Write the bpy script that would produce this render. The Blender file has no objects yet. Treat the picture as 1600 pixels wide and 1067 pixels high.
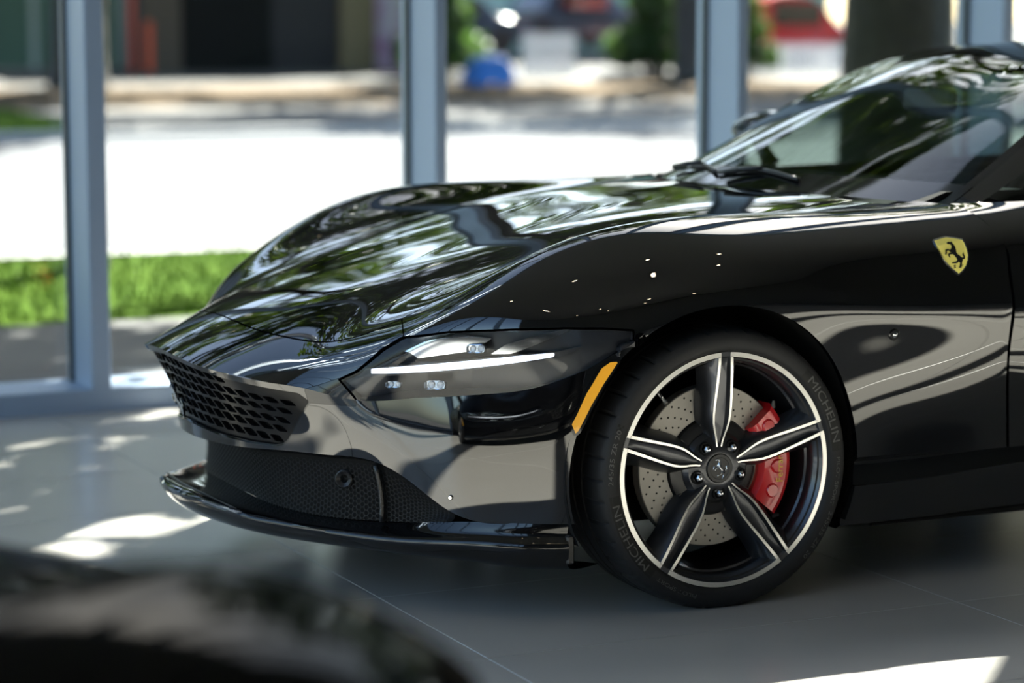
import bpy, math, random
import numpy as np
from mathutils import Vector, Matrix

# ------------------------------------------------------------------ camera, sky, sun, exposure
scene = bpy.context.scene
COL = scene.collection
cam_data = bpy.data.cameras.new('camera')
cam_data.sensor_width = 36.0
cam_data.lens = 85.0
cam_data.clip_start = 0.05
cam_data.clip_end = 400
cam_data.dof.use_dof = True
cam_data.dof.focus_distance = 5.62
cam_data.dof.aperture_fstop = 1.8
cam = bpy.data.objects.new('camera', cam_data)
COL.objects.link(cam)
cam.location = (-2.843, -5.839, 1.351)
cam.rotation_euler = (math.radians(90 - 7.185), math.radians(0.1), math.radians(-25.0))
scene.camera = cam

world = bpy.data.worlds.new('sky')
scene.world = world
world.use_nodes = True
wn = world.node_tree
for n in list(wn.nodes):
    wn.nodes.remove(n)
SUN_AZ = math.radians(44.2)      # from +Y (out through the windows) towards +X
SUN_EL = math.radians(42.5)
sky = wn.nodes.new('ShaderNodeTexSky')
sky.sky_type = 'NISHITA'
sky.sun_disc = False
sky.sun_elevation = SUN_EL
sky.sun_rotation = SUN_AZ
sky.air_density = 1.0
sky.dust_density = 1.6
sky.ozone_density = 1.2
bg = wn.nodes.new('ShaderNodeBackground')
bg.inputs['Strength'].default_value = 0.38
wo = wn.nodes.new('ShaderNodeOutputWorld')
wn.links.new(sky.outputs['Color'], bg.inputs['Color'])
wn.links.new(bg.outputs['Background'], wo.inputs['Surface'])

sun_data = bpy.data.lights.new('sun', 'SUN')
sun_data.energy = 31.0
sun_data.angle = math.radians(0.53)
sun_data.color = (1.0, 0.95, 0.87)
sun = bpy.data.objects.new('sun', sun_data)
COL.objects.link(sun)
_sd = Vector((math.sin(SUN_AZ) * math.cos(SUN_EL), math.cos(SUN_AZ) * math.cos(SUN_EL), math.sin(SUN_EL)))
sun.rotation_euler = _sd.to_track_quat('Z', 'Y').to_euler()
sun.location = _sd * 40

scene.view_settings.view_transform = 'Standard'
scene.view_settings.look = 'None'
scene.view_settings.exposure = 0.50
scene.view_settings.gamma = 1.0
scene.view_settings.use_curve_mapping = False

random.seed(7)
RNG = np.random.default_rng(7)
PI = math.pi

# ------------------------------------------------------------------ materials
MAT = {}
def mat(name, col, rough=0.5, metal=0.0, spec=0.5, coat=0.0, coat_rough=0.03, trans=0.0, ior=1.5,
        emit=None, emit_strength=0.0, noise=None, bump=None, alpha=1.0, coat_ior=1.5):
    """noise = (scale, amount, colour2) ; bump = (scale, strength, distance)"""
    m = bpy.data.materials.new(name)
    m.use_nodes = True
    nt = m.node_tree
    b = nt.nodes['Principled BSDF']
    b.inputs['Base Color'].default_value = (*col, 1)
    b.inputs['Roughness'].default_value = rough
    b.inputs['Metallic'].default_value = metal
    b.inputs['Specular IOR Level'].default_value = spec
    b.inputs['IOR'].default_value = ior
    b.inputs['Coat Weight'].default_value = coat
    b.inputs['Coat Roughness'].default_value = coat_rough
    b.inputs['Coat IOR'].default_value = coat_ior
    b.inputs['Transmission Weight'].default_value = trans
    if emit:
        b.inputs['Emission Color'].default_value = (*emit, 1)
        b.inputs['Emission Strength'].default_value = emit_strength
    if noise:
        tc = nt.nodes.new('ShaderNodeTexCoord')
        nz = nt.nodes.new('ShaderNodeTexNoise')
        nz.inputs['Scale'].default_value = noise[0]
        nz.inputs['Detail'].default_value = 5
        nt.links.new(tc.outputs['Object'], nz.inputs['Vector'])
        mx = nt.nodes.new('ShaderNodeMix')
        mx.data_type = 'RGBA'
        mx.inputs[6].default_value = (*col, 1)
        mx.inputs[7].default_value = (*noise[2], 1)
        rp = nt.nodes.new('ShaderNodeValToRGB')
        rp.color_ramp.elements[0].position = 0.5 - 0.5 * noise[1]
        rp.color_ramp.elements[1].position = 0.5 + 0.5 * noise[1]
        nt.links.new(nz.outputs['Fac'], rp.inputs['Fac'])
        nt.links.new(rp.outputs['Color'], mx.inputs[0])
        nt.links.new(mx.outputs[2], b.inputs['Base Color'])
    if bump:
        tc = nt.nodes.new('ShaderNodeTexCoord')
        nz = nt.nodes.new('ShaderNodeTexNoise')
        nz.inputs['Scale'].default_value = bump[0]
        nz.inputs['Detail'].default_value = 6
        nt.links.new(tc.outputs['Object'], nz.inputs['Vector'])
        bp = nt.nodes.new('ShaderNodeBump')
        bp.inputs['Strength'].default_value = bump[1]
        bp.inputs['Distance'].default_value = bump[2]
        nt.links.new(nz.outputs['Fac'], bp.inputs['Height'])
        nt.links.new(bp.outputs['Normal'], b.inputs['Normal'])
    MAT[name] = m
    return m

def thin_glass(name, tint=(1, 1, 1), ior=1.5, boost=1.0, rough=0.0):
    """sheet glass: straight-through transmission plus fresnel reflection"""
    m = bpy.data.materials.new(name)
    m.use_nodes = True
    nt = m.node_tree
    for n in list(nt.nodes):
        nt.nodes.remove(n)
    out = nt.nodes.new('ShaderNodeOutputMaterial')
    tr = nt.nodes.new('ShaderNodeBsdfTransparent')
    tr.inputs['Color'].default_value = (*tint, 1)
    gl = nt.nodes.new('ShaderNodeBsdfGlossy')
    gl.inputs['Roughness'].default_value = rough
    fr = nt.nodes.new('ShaderNodeFresnel')
    fr.inputs['IOR'].default_value = ior
    ge = nt.nodes.new('ShaderNodeNewGeometry')     # same reflectance from either face of the sheet
    mr = nt.nodes.new('ShaderNodeMapRange')
    mr.inputs['To Min'].default_value = ior
    mr.inputs['To Max'].default_value = 1.0 / ior
    nt.links.new(ge.outputs['Backfacing'], mr.inputs['Value'])
    nt.links.new(mr.outputs['Result'], fr.inputs['IOR'])
    mx = nt.nodes.new('ShaderNodeMixShader')
    if boost != 1.0:
        ml = nt.nodes.new('ShaderNodeMath')
        ml.operation = 'MULTIPLY'
        ml.use_clamp = True
        ml.inputs[1].default_value = boost
        nt.links.new(fr.outputs['Fac'], ml.inputs[0])
        nt.links.new(ml.outputs[0], mx.inputs['Fac'])
    else:
        nt.links.new(fr.outputs['Fac'], mx.inputs['Fac'])
    nt.links.new(tr.outputs[0], mx.inputs[1])
    nt.links.new(gl.outputs[0], mx.inputs[2])
    nt.links.new(mx.outputs[0], out.inputs['Surface'])
    MAT[name] = m
    return m

mat('paint', (0.0022, 0.0022, 0.0026), rough=0.3, coat=1.0, coat_rough=0.0, spec=0.0, coat_ior=1.8)
mat('dark_satin_paint', (0.002, 0.002, 0.0023), rough=0.35, coat=0.20, coat_rough=0.05, spec=0.0)
mat('gloss_black', (0.004, 0.004, 0.0045), rough=0.06, spec=0.6)
mat('satin_black', (0.012, 0.012, 0.013), rough=0.32, spec=0.5)
mat('mesh_black', (0.004, 0.004, 0.005), rough=0.45, spec=0.25)
mat('grille_black', (0.006, 0.006, 0.0065), rough=0.24, spec=0.22)
mat('matte_black', (0.006, 0.006, 0.006), rough=0.8, spec=0.2)
mat('rubber', (0.016, 0.016, 0.017), rough=0.62, spec=0.35, bump=(220, 0.15, 0.002))
mat('rubber_mark', (0.006, 0.006, 0.006), rough=0.5, spec=0.3)
mat('rubber_letter', (0.10, 0.098, 0.094), rough=0.6, spec=0.35)
mat('wheel_dark', (0.055, 0.057, 0.064), rough=0.28, metal=0.75, coat=0.5)
mat('machined', (0.80, 0.79, 0.76), rough=0.26, metal=1.0)
mat('barrel', (0.05, 0.052, 0.06), rough=0.33, metal=0.8)
mat('chrome', (0.85, 0.85, 0.86), rough=0.07, metal=1.0)
mat('disc', (0.33, 0.31, 0.28), rough=0.42, metal=0.55)
mat('caliper_red', (0.62, 0.012, 0.016), rough=0.25, coat=0.8)
mat('yellow_print', (0.85, 0.55, 0.04), rough=0.4)
mat('amber', (1.0, 0.44, 0.01), rough=0.35, coat=0.6)
mat('badge_yellow', (0.95, 0.82, 0.20), rough=0.25, coat=1.0)
mat('print_black', (0.006, 0.006, 0.006), rough=0.35)
mat('drl', (0.88, 0.90, 1.0), rough=0.18, coat=0.5, emit=(0.86, 0.90, 1.0), emit_strength=0.7)
mat('lamp_dark', (0.014, 0.015, 0.019), rough=0.3, spec=0.5)
mat('lamp_silver', (0.62, 0.64, 0.68), rough=0.14, metal=1.0)
mat('seat_leather', (0.012, 0.011, 0.010), rough=0.6, spec=0.2)
mat('dash', (0.008, 0.008, 0.008), rough=0.9, spec=0.05)
thin_glass('lens_glass', (0.93, 0.95, 0.97), ior=1.45, boost=0.95)
thin_glass('auto_glass', (0.74, 0.86, 0.82), ior=1.52, boost=1.0)
thin_glass('side_glass', (0.30, 0.35, 0.34), ior=1.52, boost=1.3)
thin_glass('window_glass', (0.93, 0.965, 0.955), ior=1.45)

# ------------------------------------------------------------------ object helpers
def tag(o, label=None, cat=None, group=None, kind=None):
    if label: o['label'] = label
    if cat: o['category'] = cat
    if group: o['group'] = group
    if kind: o['kind'] = kind
    return o

def empty(name, loc=(0, 0, 0), rz=0.0, parent=None):
    o = bpy.data.objects.new(name, None)
    o.empty_display_size = 0.1
    COL.objects.link(o)
    o.location = loc
    o.rotation_euler = (0, 0, rz)
    if parent:
        o.parent = parent
    return o

def link(name, me, parent=None, loc=None, rot=None, scale=None):
    o = bpy.data.objects.new(name, me)
    COL.objects.link(o)
    if parent: o.parent = parent
    if loc is not None: o.location = loc
    if rot is not None: o.rotation_euler = rot
    if scale is not None: o.scale = scale
    return o

def make_mesh(name, V, faces, material, smooth=True, sharp=None):
    me = bpy.data.meshes.new(name)
    me.from_pydata([tuple(map(float, v)) for v in V], [], [tuple(int(i) for i in f) for f in faces])
    if material: me.materials.append(MAT[material] if isinstance(material, str) else material)
    me.polygons.foreach_set('use_smooth', [bool(smooth)] * len(me.polygons))
    if sharp is not None:
        me.set_sharp_from_angle(angle=math.radians(sharp))
    me.update()
    return me

class MB:
    """collects shapes, then becomes ONE mesh"""
    def __init__(s):
        s.v = []; s.f = []
    def add(s, V, F):
        n = len(s.v)
        s.v += [tuple(map(float, p)) for p in V]
        s.f += [tuple(int(i) + n for i in f) for f in F]
        return s
    def box(s, lo, hi, bev=0.0):
        (x0, y0, z0), (x1, y1, z1) = lo, hi
        if bev <= 0:
            V = [(x, y, z) for z in (z0, z1) for y in (y0, y1) for x in (x0, x1)]
            return s.add(V, [(0, 2, 3, 1), (4, 5, 7, 6), (0, 1, 5, 4), (2, 6, 7, 3), (0, 4, 6, 2), (1, 3, 7, 5)])
        b = bev
        def ring(z, i):
            return [(x0 + i + b, y0 + i, z), (x1 - i - b, y0 + i, z), (x1 - i, y0 + i + b, z), (x1 - i, y1 - i - b, z),
                    (x1 - i - b, y1 - i, z), (x0 + i + b, y1 - i, z), (x0 + i, y1 - i - b, z), (x0 + i, y0 + i + b, z)]
        V = ring(z0, b * .7) + ring(z0 + b, 0) + ring(z1 - b, 0) + ring(z1, b * .7)
        F = [tuple(range(7, -1, -1)), tuple(range(24, 32))]
        for k in range(3):
            for i in range(8):
                j = (i + 1) % 8
                F.append((k * 8 + i, k * 8 + j, k * 8 + 8 + j, k * 8 + 8 + i))
        return s.add(V, F)
    def tube(s, pts, r, n=10, cap=True):
        pts = [Vector(p) for p in pts]
        rs = r if hasattr(r, '__len__') else [r] * len(pts)
        V = []; F = []
        ov = pts[-1] - pts[0]
        up = Vector((1, 0, 0)) if abs(ov.z) > .75 * ov.length else Vector((0, 0, 1))
        for i, p in enumerate(pts):
            t = (pts[min(i + 1, len(pts) - 1)] - pts[max(i - 1, 0)]).normalized()
            a = t.cross(up)
            if a.length < 1e-3: a = t.cross(Vector((0, 1, 0)))
            a.normalize(); b = t.cross(a).normalized()
            for k in range(n):
                q = 2 * PI * k / n
                V.append(p + (a * math.cos(q) + b * math.sin(q)) * rs[i])
        for i in range(len(pts) - 1):
            for k in range(n):
                l = (k + 1) % n
                F.append((i * n + k, i * n + l, i * n + n + l, i * n + n + k))
        if cap:
            F.append(tuple(range(n))); F.append(tuple(range((len(pts) - 1) * n + n - 1, (len(pts) - 1) * n - 1, -1)))
        return s.add(V, F)
    def lathe_y(s, prof, n=48, c=(0, 0, 0), a0=0.0, a1=2 * PI, close=False):
        """prof = [(r, y)], turned about the Y axis through c"""
        full = abs(a1 - a0 - 2 * PI) < 1e-6
        m = n if full else n + 1
        V = []; F = []
        for i in range(m):
            a = a0 + (a1 - a0) * i / n
            for r, y in prof:
                V.append((c[0] + r * math.cos(a), c[1] + y, c[2] + r * math.sin(a)))
        k = len(prof)
        for i in range(n):
            j = (i + 1) % m if full else i + 1
            for q in range(k if close else k - 1):
                q2 = (q + 1) % k
                F.append((i * k + q, i * k + q2, j * k + q2, j * k + q))
        if not full and close:
            F.append(tuple(range(k))); F.append(tuple(range((m - 1) * k + k - 1, (m - 1) * k - 1, -1)))
        return s.add(V, F)
    def prism(s, poly, y0, y1, axis='y'):
        """extrude a 2-D polygon [(a, b)] along an axis"""
        def p(a, b, t):
            return {'y': (a, t, b), 'z': (a, b, t), 'x': (t, a, b)}[axis]
        n = len(poly)
        V = [p(a, b, y0) for a, b in poly] + [p(a, b, y1) for a, b in poly]
        F = [tuple(range(n)), tuple(range(2 * n - 1, n - 1, -1))]
        for i in range(n):
            j = (i + 1) % n
            F.append((i, i + n, j + n, j))
        return s.add(V, F)
    def build(s, name, material, parent=None, smooth=False, sharp=None, loc=None, rot=None):
        me = make_mesh(name, s.v, s.f, material, smooth, sharp)
        import bmesh
        bm = bmesh.new(); bm.from_mesh(me)
        bmesh.ops.recalc_face_normals(bm, faces=bm.faces)
        bm.to_mesh(me); bm.free()
        return link(name, me, parent, loc, rot)

# ------------------------------------------------------------------ surfaces: splines, grids, clipping
def nat_eval(knots, Y, x):
    """natural cubic spline through Y (n, ...) at knots, evaluated at x (m,)"""
    knots = np.asarray(knots, float); Y = np.asarray(Y, float)
    n = len(knots); h = np.diff(knots)
    sh = Y.shape[1:]; Y2 = Y.reshape(n, -1)
    A = np.eye(n); B = np.zeros_like(Y2)
    for i in range(1, n - 1):
        A[i, i - 1] = h[i - 1]; A[i, i] = 2 * (h[i - 1] + h[i]); A[i, i + 1] = h[i]
        B[i] = 6 * ((Y2[i + 1] - Y2[i]) / h[i] - (Y2[i] - Y2[i - 1]) / h[i - 1])
    M = np.linalg.solve(A, B)
    x = np.asarray(x, float)
    i = np.clip(np.searchsorted(knots, x) - 1, 0, n - 2)
    hh = h[i][:, None]; a = ((knots[i + 1] - x) / h[i])[:, None]; c = ((x - knots[i]) / h[i])[:, None]
    out = a * Y2[i] + c * Y2[i + 1] + ((a ** 3 - a) * M[i] + (c ** 3 - c) * M[i + 1]) * hh ** 2 / 6
    return out.reshape((len(x),) + sh)

def chord(P):
    P = np.asarray(P, float)
    d = np.sqrt(np.linalg.norm(np.diff(P, axis=0), axis=1)) ** 1.6
    return np.concatenate([[0], np.cumsum(d)])

def curve(P, n=None, x=None):
    """smooth curve through points, n samples spaced by length"""
    P = np.asarray(P, float)
    k = chord(P)
    xs = np.linspace(0, k[-1], 400)
    Q = nat_eval(k, P, xs)
    L = np.concatenate([[0], np.cumsum(np.linalg.norm(np.diff(Q, axis=0), axis=1))])
    s = np.linspace(0, L[-1], n) if x is None else np.asarray(x) * L[-1]
    return np.stack([np.interp(s, L, Q[:, i]) for i in range(P.shape[1])], 1)

def fair(C, it=2):
    return C

class Surf:
    """columns = list of point lists (x, h, z); rows sampled along each, splined across. mirror: full width"""
    def __init__(s, columns, ns=60, mirror=True, relax=0):
        R = np.stack([curve(c, ns) for c in columns], 1)          # ns, nc, 3
        if mirror:
            L = R[:, ::-1].copy()
            L[:, :, 1] *= -1
            R = np.concatenate([-0 + R[:, ::-1][:, :-1] * [1, 1, 1], (R * [1, -1, 1])], 1)   # +h ... 0 ... -h
        else:
            R = R * [1, -1, 1]
        s.R = R
        d = np.linalg.norm(np.diff(R, axis=1), axis=2).mean(0)
        s.k = np.concatenate([[0], np.cumsum(d)])
        s.u = np.linspace(0, 1, ns)
        if relax:
            G = s.grid(np.linspace(0, 1, 100), np.linspace(0, 1, 201))
            for _ in range(relax):
                G[1:-1, 1:-1] += .5 * ((G[:-2, 1:-1] + G[2:, 1:-1] + G[1:-1, :-2] + G[1:-1, 2:]) / 4 - G[1:-1, 1:-1])
            s.R = G; s.u = np.linspace(0, 1, 100); s.k = s.k[-1] * np.linspace(0, 1, 201)
    def grid(s, us, vs):
        """us, vs in 0..1"""
        A = nat_eval(s.u, s.R, us)
        B = nat_eval(s.k, A.transpose(1, 0, 2), np.asarray(vs) * s.k[-1])
        return B.transpose(1, 0, 2)
    def mesh(s, nu, nv, u0=0, u1=1, v0=0, v1=1):
        V, F = grid_mesh(s.grid(np.linspace(u0, u1, nu), np.linspace(v0, v1, nv)))
        p, q = V[[f[0] for f in F]], V[[f[2] for f in F]]
        a, b = V[[f[1] for f in F]], V[[f[3] for f in F]]
        N = np.cross(q - p, b - a)
        C = np.array([min(max(V[:, 0].mean() + .35, .45), 2.4), 0, .42])
        if (N * ((p + q) / 2 - C)).sum() < 0:
            F = [f[::-1] for f in F]
        return V, F

def grid_mesh(G):
    nu, nv = G.shape[:2]
    I = np.arange(nu * nv).reshape(nu, nv)
    F = np.stack([I[:-1, :-1], I[:-1, 1:], I[1:, 1:], I[1:, :-1]], -1).reshape(-1, 4)
    return G.reshape(-1, 3), [tuple(f) for f in F]

def clip(V, F, fn):
    """keep the part of the mesh where fn(V) >= 0 (cut exactly along the zero line)"""
    V = np.asarray(V, float)
    val = fn(V)
    val = np.where(np.abs(val) < 1e-6, 1e-6, val)
    pos = val > 0
    newV = [tuple(v) for v in V]
    cache = {}
    out = []
    pl = pos.tolist()
    if F and all(len(f) == 4 for f in F):
        c4 = pos[np.array(F)].sum(1)
        out = [F[i] for i in np.where(c4 == 4)[0]]
        F = [F[i] for i in np.where((c4 > 0) & (c4 < 4))[0]]
    for f in F:
        c = 0
        for i in f: c += pl[i]
        if c == 0: continue
        if c == len(f):
            out.append(f); continue
        poly = []
        for a, b in zip(f, f[1:] + f[:1]):
            if pl[a]: poly.append(a)
            if pl[a] != pl[b]:
                key = (a, b) if a < b else (b, a)
                k = cache.get(key)
                if k is None:
                    t = val[key[0]] / (val[key[0]] - val[key[1]])
                    newV.append(tuple(V[key[0]] * (1 - t) + V[key[1]] * t))
                    k = len(newV) - 1; cache[key] = k
                poly.append(k)
        if len(poly) >= 3: out.append(tuple(poly))
    return compact(np.array(newV), out)

def compact(V, F):
    if not F: return V[:0], F
    flat = np.fromiter((i for f in F for i in f), int)
    used = np.unique(flat)
    m = np.full(len(V), -1); m[used] = np.arange(len(used))
    m = m.tolist()
    return V[used], [tuple([m[i] for i in f]) for f in F]

def vnormals(V, F):
    N = np.zeros_like(V)
    by = {}
    for f in F: by.setdefault(len(f), []).append(f)
    for k, fs in by.items():
        I = np.array(fs)
        n = np.zeros((len(I), 3))
        for j in range(1, k - 1):
            n += np.cross(V[I[:, j]] - V[I[:, 0]], V[I[:, j + 1]] - V[I[:, 0]])
        for j in range(k): np.add.at(N, I[:, j], n)
    l = np.linalg.norm(N, axis=1); l[l == 0] = 1
    return N / l[:, None]

def boundary(F):
    c = {}
    for f in F:
        for a, b in zip(f, f[1:] + f[:1]):
            if (b, a) in c: del c[(b, a)]
            else: c[(a, b)] = 1
    return list(c)

def with_lip(V, F, depth=0.012, skip=None):
    """turn the free edges inwards so that a panel shows its thickness"""
    N = vnormals(V, F)
    E = boundary(F)
    V2 = [tuple(v) for v in V]; F2 = list(F)
    mp = {}
    def dup(i):
        if i not in mp:
            V2.append(tuple(V[i])); V2.append(tuple(V[i] - N[i] * depth))
            mp[i] = len(V2) - 2
        return mp[i]
    for a, b in E:
        if skip is not None and skip(V[a]) and skip(V[b]): continue
        i, j = dup(a), dup(b)
        F2.append((j, i, i + 1, j + 1))
    return np.array(V2), F2

def offset(V, F, d):
    return V + vnormals(V, F) * d

def sdf_poly(P, poly):
    """signed distance to polygon, positive inside. P (n,2)"""
    P = np.asarray(P, float); Q = np.asarray(poly, float)
    d = np.full(len(P), 1e9); s = np.ones(len(P))
    n = len(Q)
    for i in range(n):
        a = Q[i]; b = Q[i - 1]
        e = b - a; w = P - a
        t = np.clip((w @ e) / (e @ e), 0, 1)
        q = w - t[:, None] * e
        d = np.minimum(d, (q ** 2).sum(1))
        c1 = P[:, 1] >= a[1]; c2 = P[:, 1] < b[1]; c3 = e[0] * w[:, 1] > e[1] * w[:, 0]
        flip = (c1 & c2 & c3) | (~c1 & ~c2 & ~c3)
        s = np.where(flip, -s, s)
    return -s * np.sqrt(d)

def smooth_poly(pts, n=120):
    """closed smooth outline through points"""
    P = np.asarray(pts, float)
    P = np.concatenate([P[-3:], P, P[:3]])
    k = np.arange(len(P), dtype=float)
    return nat_eval(k, P, np.linspace(3, len(P) - 3, n, endpoint=False))

def open_poly(pts, n=80):
    return curve(np.asarray(pts, float), n)

def mirror(V, F):
    return V * [1, -1, 1], [tuple(reversed(f)) for f in F]

def as_obj(name, V, F, material, parent=None, smooth=True, sharp=40):
    return link(name, make_mesh(name, V, F, material, smooth, sharp), parent)

# ------------------------------------------------------------------ showroom shell
mat('tile', (0.52, 0.49, 0.45), rough=0.22, spec=0.6, noise=(2.2, 0.9, (0.46, 0.43, 0.395)), bump=(60, 0.04, 0.002))
mat('grout', (0.16, 0.155, 0.15), rough=0.8)
mat('ceiling_paint', (0.30, 0.295, 0.29), rough=0.9)
mat('wall_paint', (0.25, 0.24, 0.22), rough=0.85)
mat('back_wall_paint', (0.10, 0.095, 0.085), rough=0.85)
mat('aluminium', (0.34, 0.425, 0.56), rough=0.42, metal=0.25)
mat('gasket', (0.012, 0.02, 0.02), rough=0.5)
mat('spot_glow', (1, .85, .6), emit=(1.0, .82, .55), emit_strength=60)
WY, GY, RH = 2.68, 2.935, 8.6
X0, X1, Y0 = -8.0, 10.5, -10.0
m = MB(); m.box((X0, Y0, -.10), (X1, 3.0, -.004))
floor = tag(m.build('floor', 'grout'), kind='structure')
TX, TY = 1.24, .64
tm = MB(); tm.box((.0015, .0015, -.006), (TX - .0015, TY - .0015, 0), .0012)
tile0 = None
kx0 = math.floor((X0 + .71) / TX); ky0 = math.floor((Y0 - .15) / TY)
for i in range(kx0, int((X1 + .71) / TX) + 1):
    for j in range(ky0, 4):
        x = -.71 + TX * i; y = .15 + TY * j
        if x < -6.0 or x > 8.0 or y < -6.4 or y > WY: continue
        if tile0 is None:
            tile0 = tm.build('floor_tile', 'tile', floor); t = tile0
        else:
            t = link('floor_tile', tile0.data, floor)
        t.location = (x, y, 0)
m = MB(); m.box((X0, Y0, RH), (X1, 3.0, RH + .2)); tag(m.build('ceiling', 'ceiling_paint'), kind='structure')
# glazed left side: low wall, then bays of glass
m = MB(); m.box((X0 - .2, Y0, -.1), (X0, 3.0, .08)); m.box((X0 - .2, Y0, RH - .12), (X0, 3.0, RH + .2)); tag(m.build('wall_left', 'aluminium'), kind='structure')
ly = [Y0 + 1.585 * i for i in range(9)]
for n, (a, b) in enumerate(zip(ly[:-1], ly[1:])):
    pm = MB(); pm.box((X0 - .15, a, .08), (X0 - .138, b, RH - .12))
    win = tag(pm.build('window_%d' % (n + 21), 'window_glass'), kind='structure')
    mm = MB(); mm.box((X0 - .2, b - .03, .08), (X0 + .1, b + .03, RH - .1), .003); mm.build('mullion', 'aluminium', win)
m = MB(); m.box((X1, Y0, -.1), (X1 + .2, 3.0, RH + .2)); tag(m.build('wall_right', 'wall_paint'), kind='structure')
m = MB(); m.box((X0 - .2, Y0 - .2, -.1), (X1 + .2, Y0, RH + .2)); tag(m.build('wall_back', 'back_wall_paint'), kind='structure')
# glazed front: sill, head and one window per bay
m = MB(); m.box((X0, WY, -.004), (X1, 3.0, .082), .004); tag(m.build('trim_1', 'aluminium'), kind='structure')
m = MB(); m.box((X0, WY, RH - .12), (X1, 3.0, RH)); tag(m.build('trim_2', 'aluminium'), kind='structure')
MX = [-7.22, -5.89, -4.555, -3.22, -1.888, -.555, .805, 2.135, 3.435, 4.78, 6.11, 7.44, 8.77]
MW = [.055] * 5 + [.072, .05, .05, .06] + [.055] * 4
edges = [X0] + [x + w for x, w in zip(MX, MW)]
for n, (a, b) in enumerate(zip(edges, MX + [X1])):
    pm = MB(); pm.box((a - .01, GY, .08), (b + .01, GY + .012, RH - .12))
    win = tag(pm.build('window_%d' % (n + 1), 'window_glass'), kind='structure')
    if n < len(MX):
        w = MW[n]
        mm = MB(); mm.box((b, WY, .08), (b + w, 3.02, RH - .1), .003)
        mm.build('mullion', 'aluminium', win)
        gm = MB(); gm.box((b - .012, GY - .012, .08), (b, GY + .02, RH - .1)); gm.box((b + w, GY - .012, .08), (b + w + .012, GY + .02, RH - .1))
        gm.build('gasket', 'gasket', win)
# ceiling spots behind the photographer's side
sp_h = MB().lathe_y([(.055, -.02), (.07, -.02), (.075, .0), (.075, .14), (.001, .14)], 20)
sp_e = MB().lathe_y([(.001, -.012), (.055, -.012)], 20)
spot0 = None
for i, (x, y) in enumerate([(x, y) for x in (-3.4, -1.2, 1.0, 3.2) for y in (-2.6, -5.2, -7.8)]):
    r = tag(empty('ceiling_spot', (x, y, RH - .15)), 'warm ceiling spotlight, %s from the left in the %s row from the windows' % (('first', 'second', 'third', 'fourth')[i // 3], ('first', 'second', 'third')[i % 3]), 'lamp', 'ceiling spotlights')
    if spot0 is None:
        a = sp_h.build('housing', 'satin_black', r, True, 30, rot=(PI / 2, 0, 0))
        b = sp_e.build('bulb', 'spot_glow', r, False, None, rot=(PI / 2, 0, 0)); spot0 = (a, b)
    else:
        for q, nme in zip(spot0, ('housing', 'bulb')): link(nme, q.data, r, rot=(PI / 2, 0, 0))
# ------------------------------------------------------------------ the street outside
mat('pavement', (0.105, 0.10, 0.097), rough=0.9, spec=0.2, noise=(1.3, 0.8, (0.075, 0.072, 0.07)))
mat('asphalt', (0.092, 0.092, 0.098), rough=0.9, spec=0.2, noise=(.35, 0.8, (0.078, 0.078, 0.084)))
mat('kerb', (0.42, 0.41, 0.39), rough=0.9)
mat('soil', (0.15, 0.10, 0.055), rough=0.95, spec=0.1, noise=(.8, 0.6, (0.07, 0.05, 0.033)))
mat('turf', (0.035, 0.080, 0.003), rough=0.95, spec=0.05, noise=(1.1, 0.7, (0.062, 0.108, 0.004)))
mat('grass_blade', (0.05, 0.105, 0.004), rough=0.8, spec=0.05)
mat('bark', (0.045, 0.036, 0.03), rough=0.95, noise=(9, 0.6, (0.02, 0.017, 0.015)), bump=(14, 0.8, 0.05))
def leaf_mat(name, c1, c2):
    m = mat(name, c1, rough=0.5, noise=(.9, 0.6, c2))
    nt = m.node_tree; b = nt.nodes['Principled BSDF']
    tl = nt.nodes.new('ShaderNodeBsdfTranslucent'); tl.inputs['Color'].default_value = (c2[0] * 1.6, c2[1] * 1.6, c2[2], 1)
    mx = nt.nodes.new('ShaderNodeMixShader'); mx.inputs[0].default_value = .35
    out = nt.nodes['Material Output']
    nt.links.new(b.outputs[0], mx.inputs[1]); nt.links.new(tl.outputs[0], mx.inputs[2]); nt.links.new(mx.outputs[0], out.inputs['Surface'])
leaf_mat('leaf', (0.026, 0.050, 0.009), (0.055, 0.09, 0.012))
leaf_mat('leaf_dark', (0.025, 0.06, 0.018), (0.05, 0.10, 0.025))
def slab(name, y0, y1, z, material, x0=-70, x1=70, t=.1, z1=None):
    z1 = z if z1 is None else z1
    V = [(x0, y0, z), (x1, y0, z), (x1, y1, z1), (x0, y1, z1), (x0, y0, z - t), (x1, y0, z - t), (x1, y1, z1 - t), (x0, y1, z1 - t)]
    F = [(0, 1, 2, 3), (7, 6, 5, 4), (0, 4, 5, 1), (1, 5, 6, 2), (2, 6, 7, 3), (3, 7, 4, 0)]
    return tag(link(name, make_mesh(name, V, F, material, False)), kind='structure')
slab('pavement', 3.03, 5.6, -.02, 'pavement')
slab('side_pavement', -45, 3.03, -.03, 'pavement', x0=-70, x1=-8.25)
slab('verge', 5.6, 9.1, -.02, 'turf')
slab('near_kerb', 9.1, 9.28, -.01, 'kerb', t=.2)
slab('road', 9.28, 27.6, -.06, 'asphalt')
slab('far_kerb', 27.6, 27.85, .04, 'kerb', t=.2)
slab('far_pavement', 27.85, 33.5, .04, 'pavement', z1=.18)
slab('far_verge', 33.5, 39, .18, 'soil', z1=.42)
slab('far_lot', 39, 90, .42, 'pavement', z1=2.0)
slab('far_lawn', 27.9, 33.4, .075, 'turf', x0=-12, x1=6.4, z1=.215, t=.05)
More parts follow.
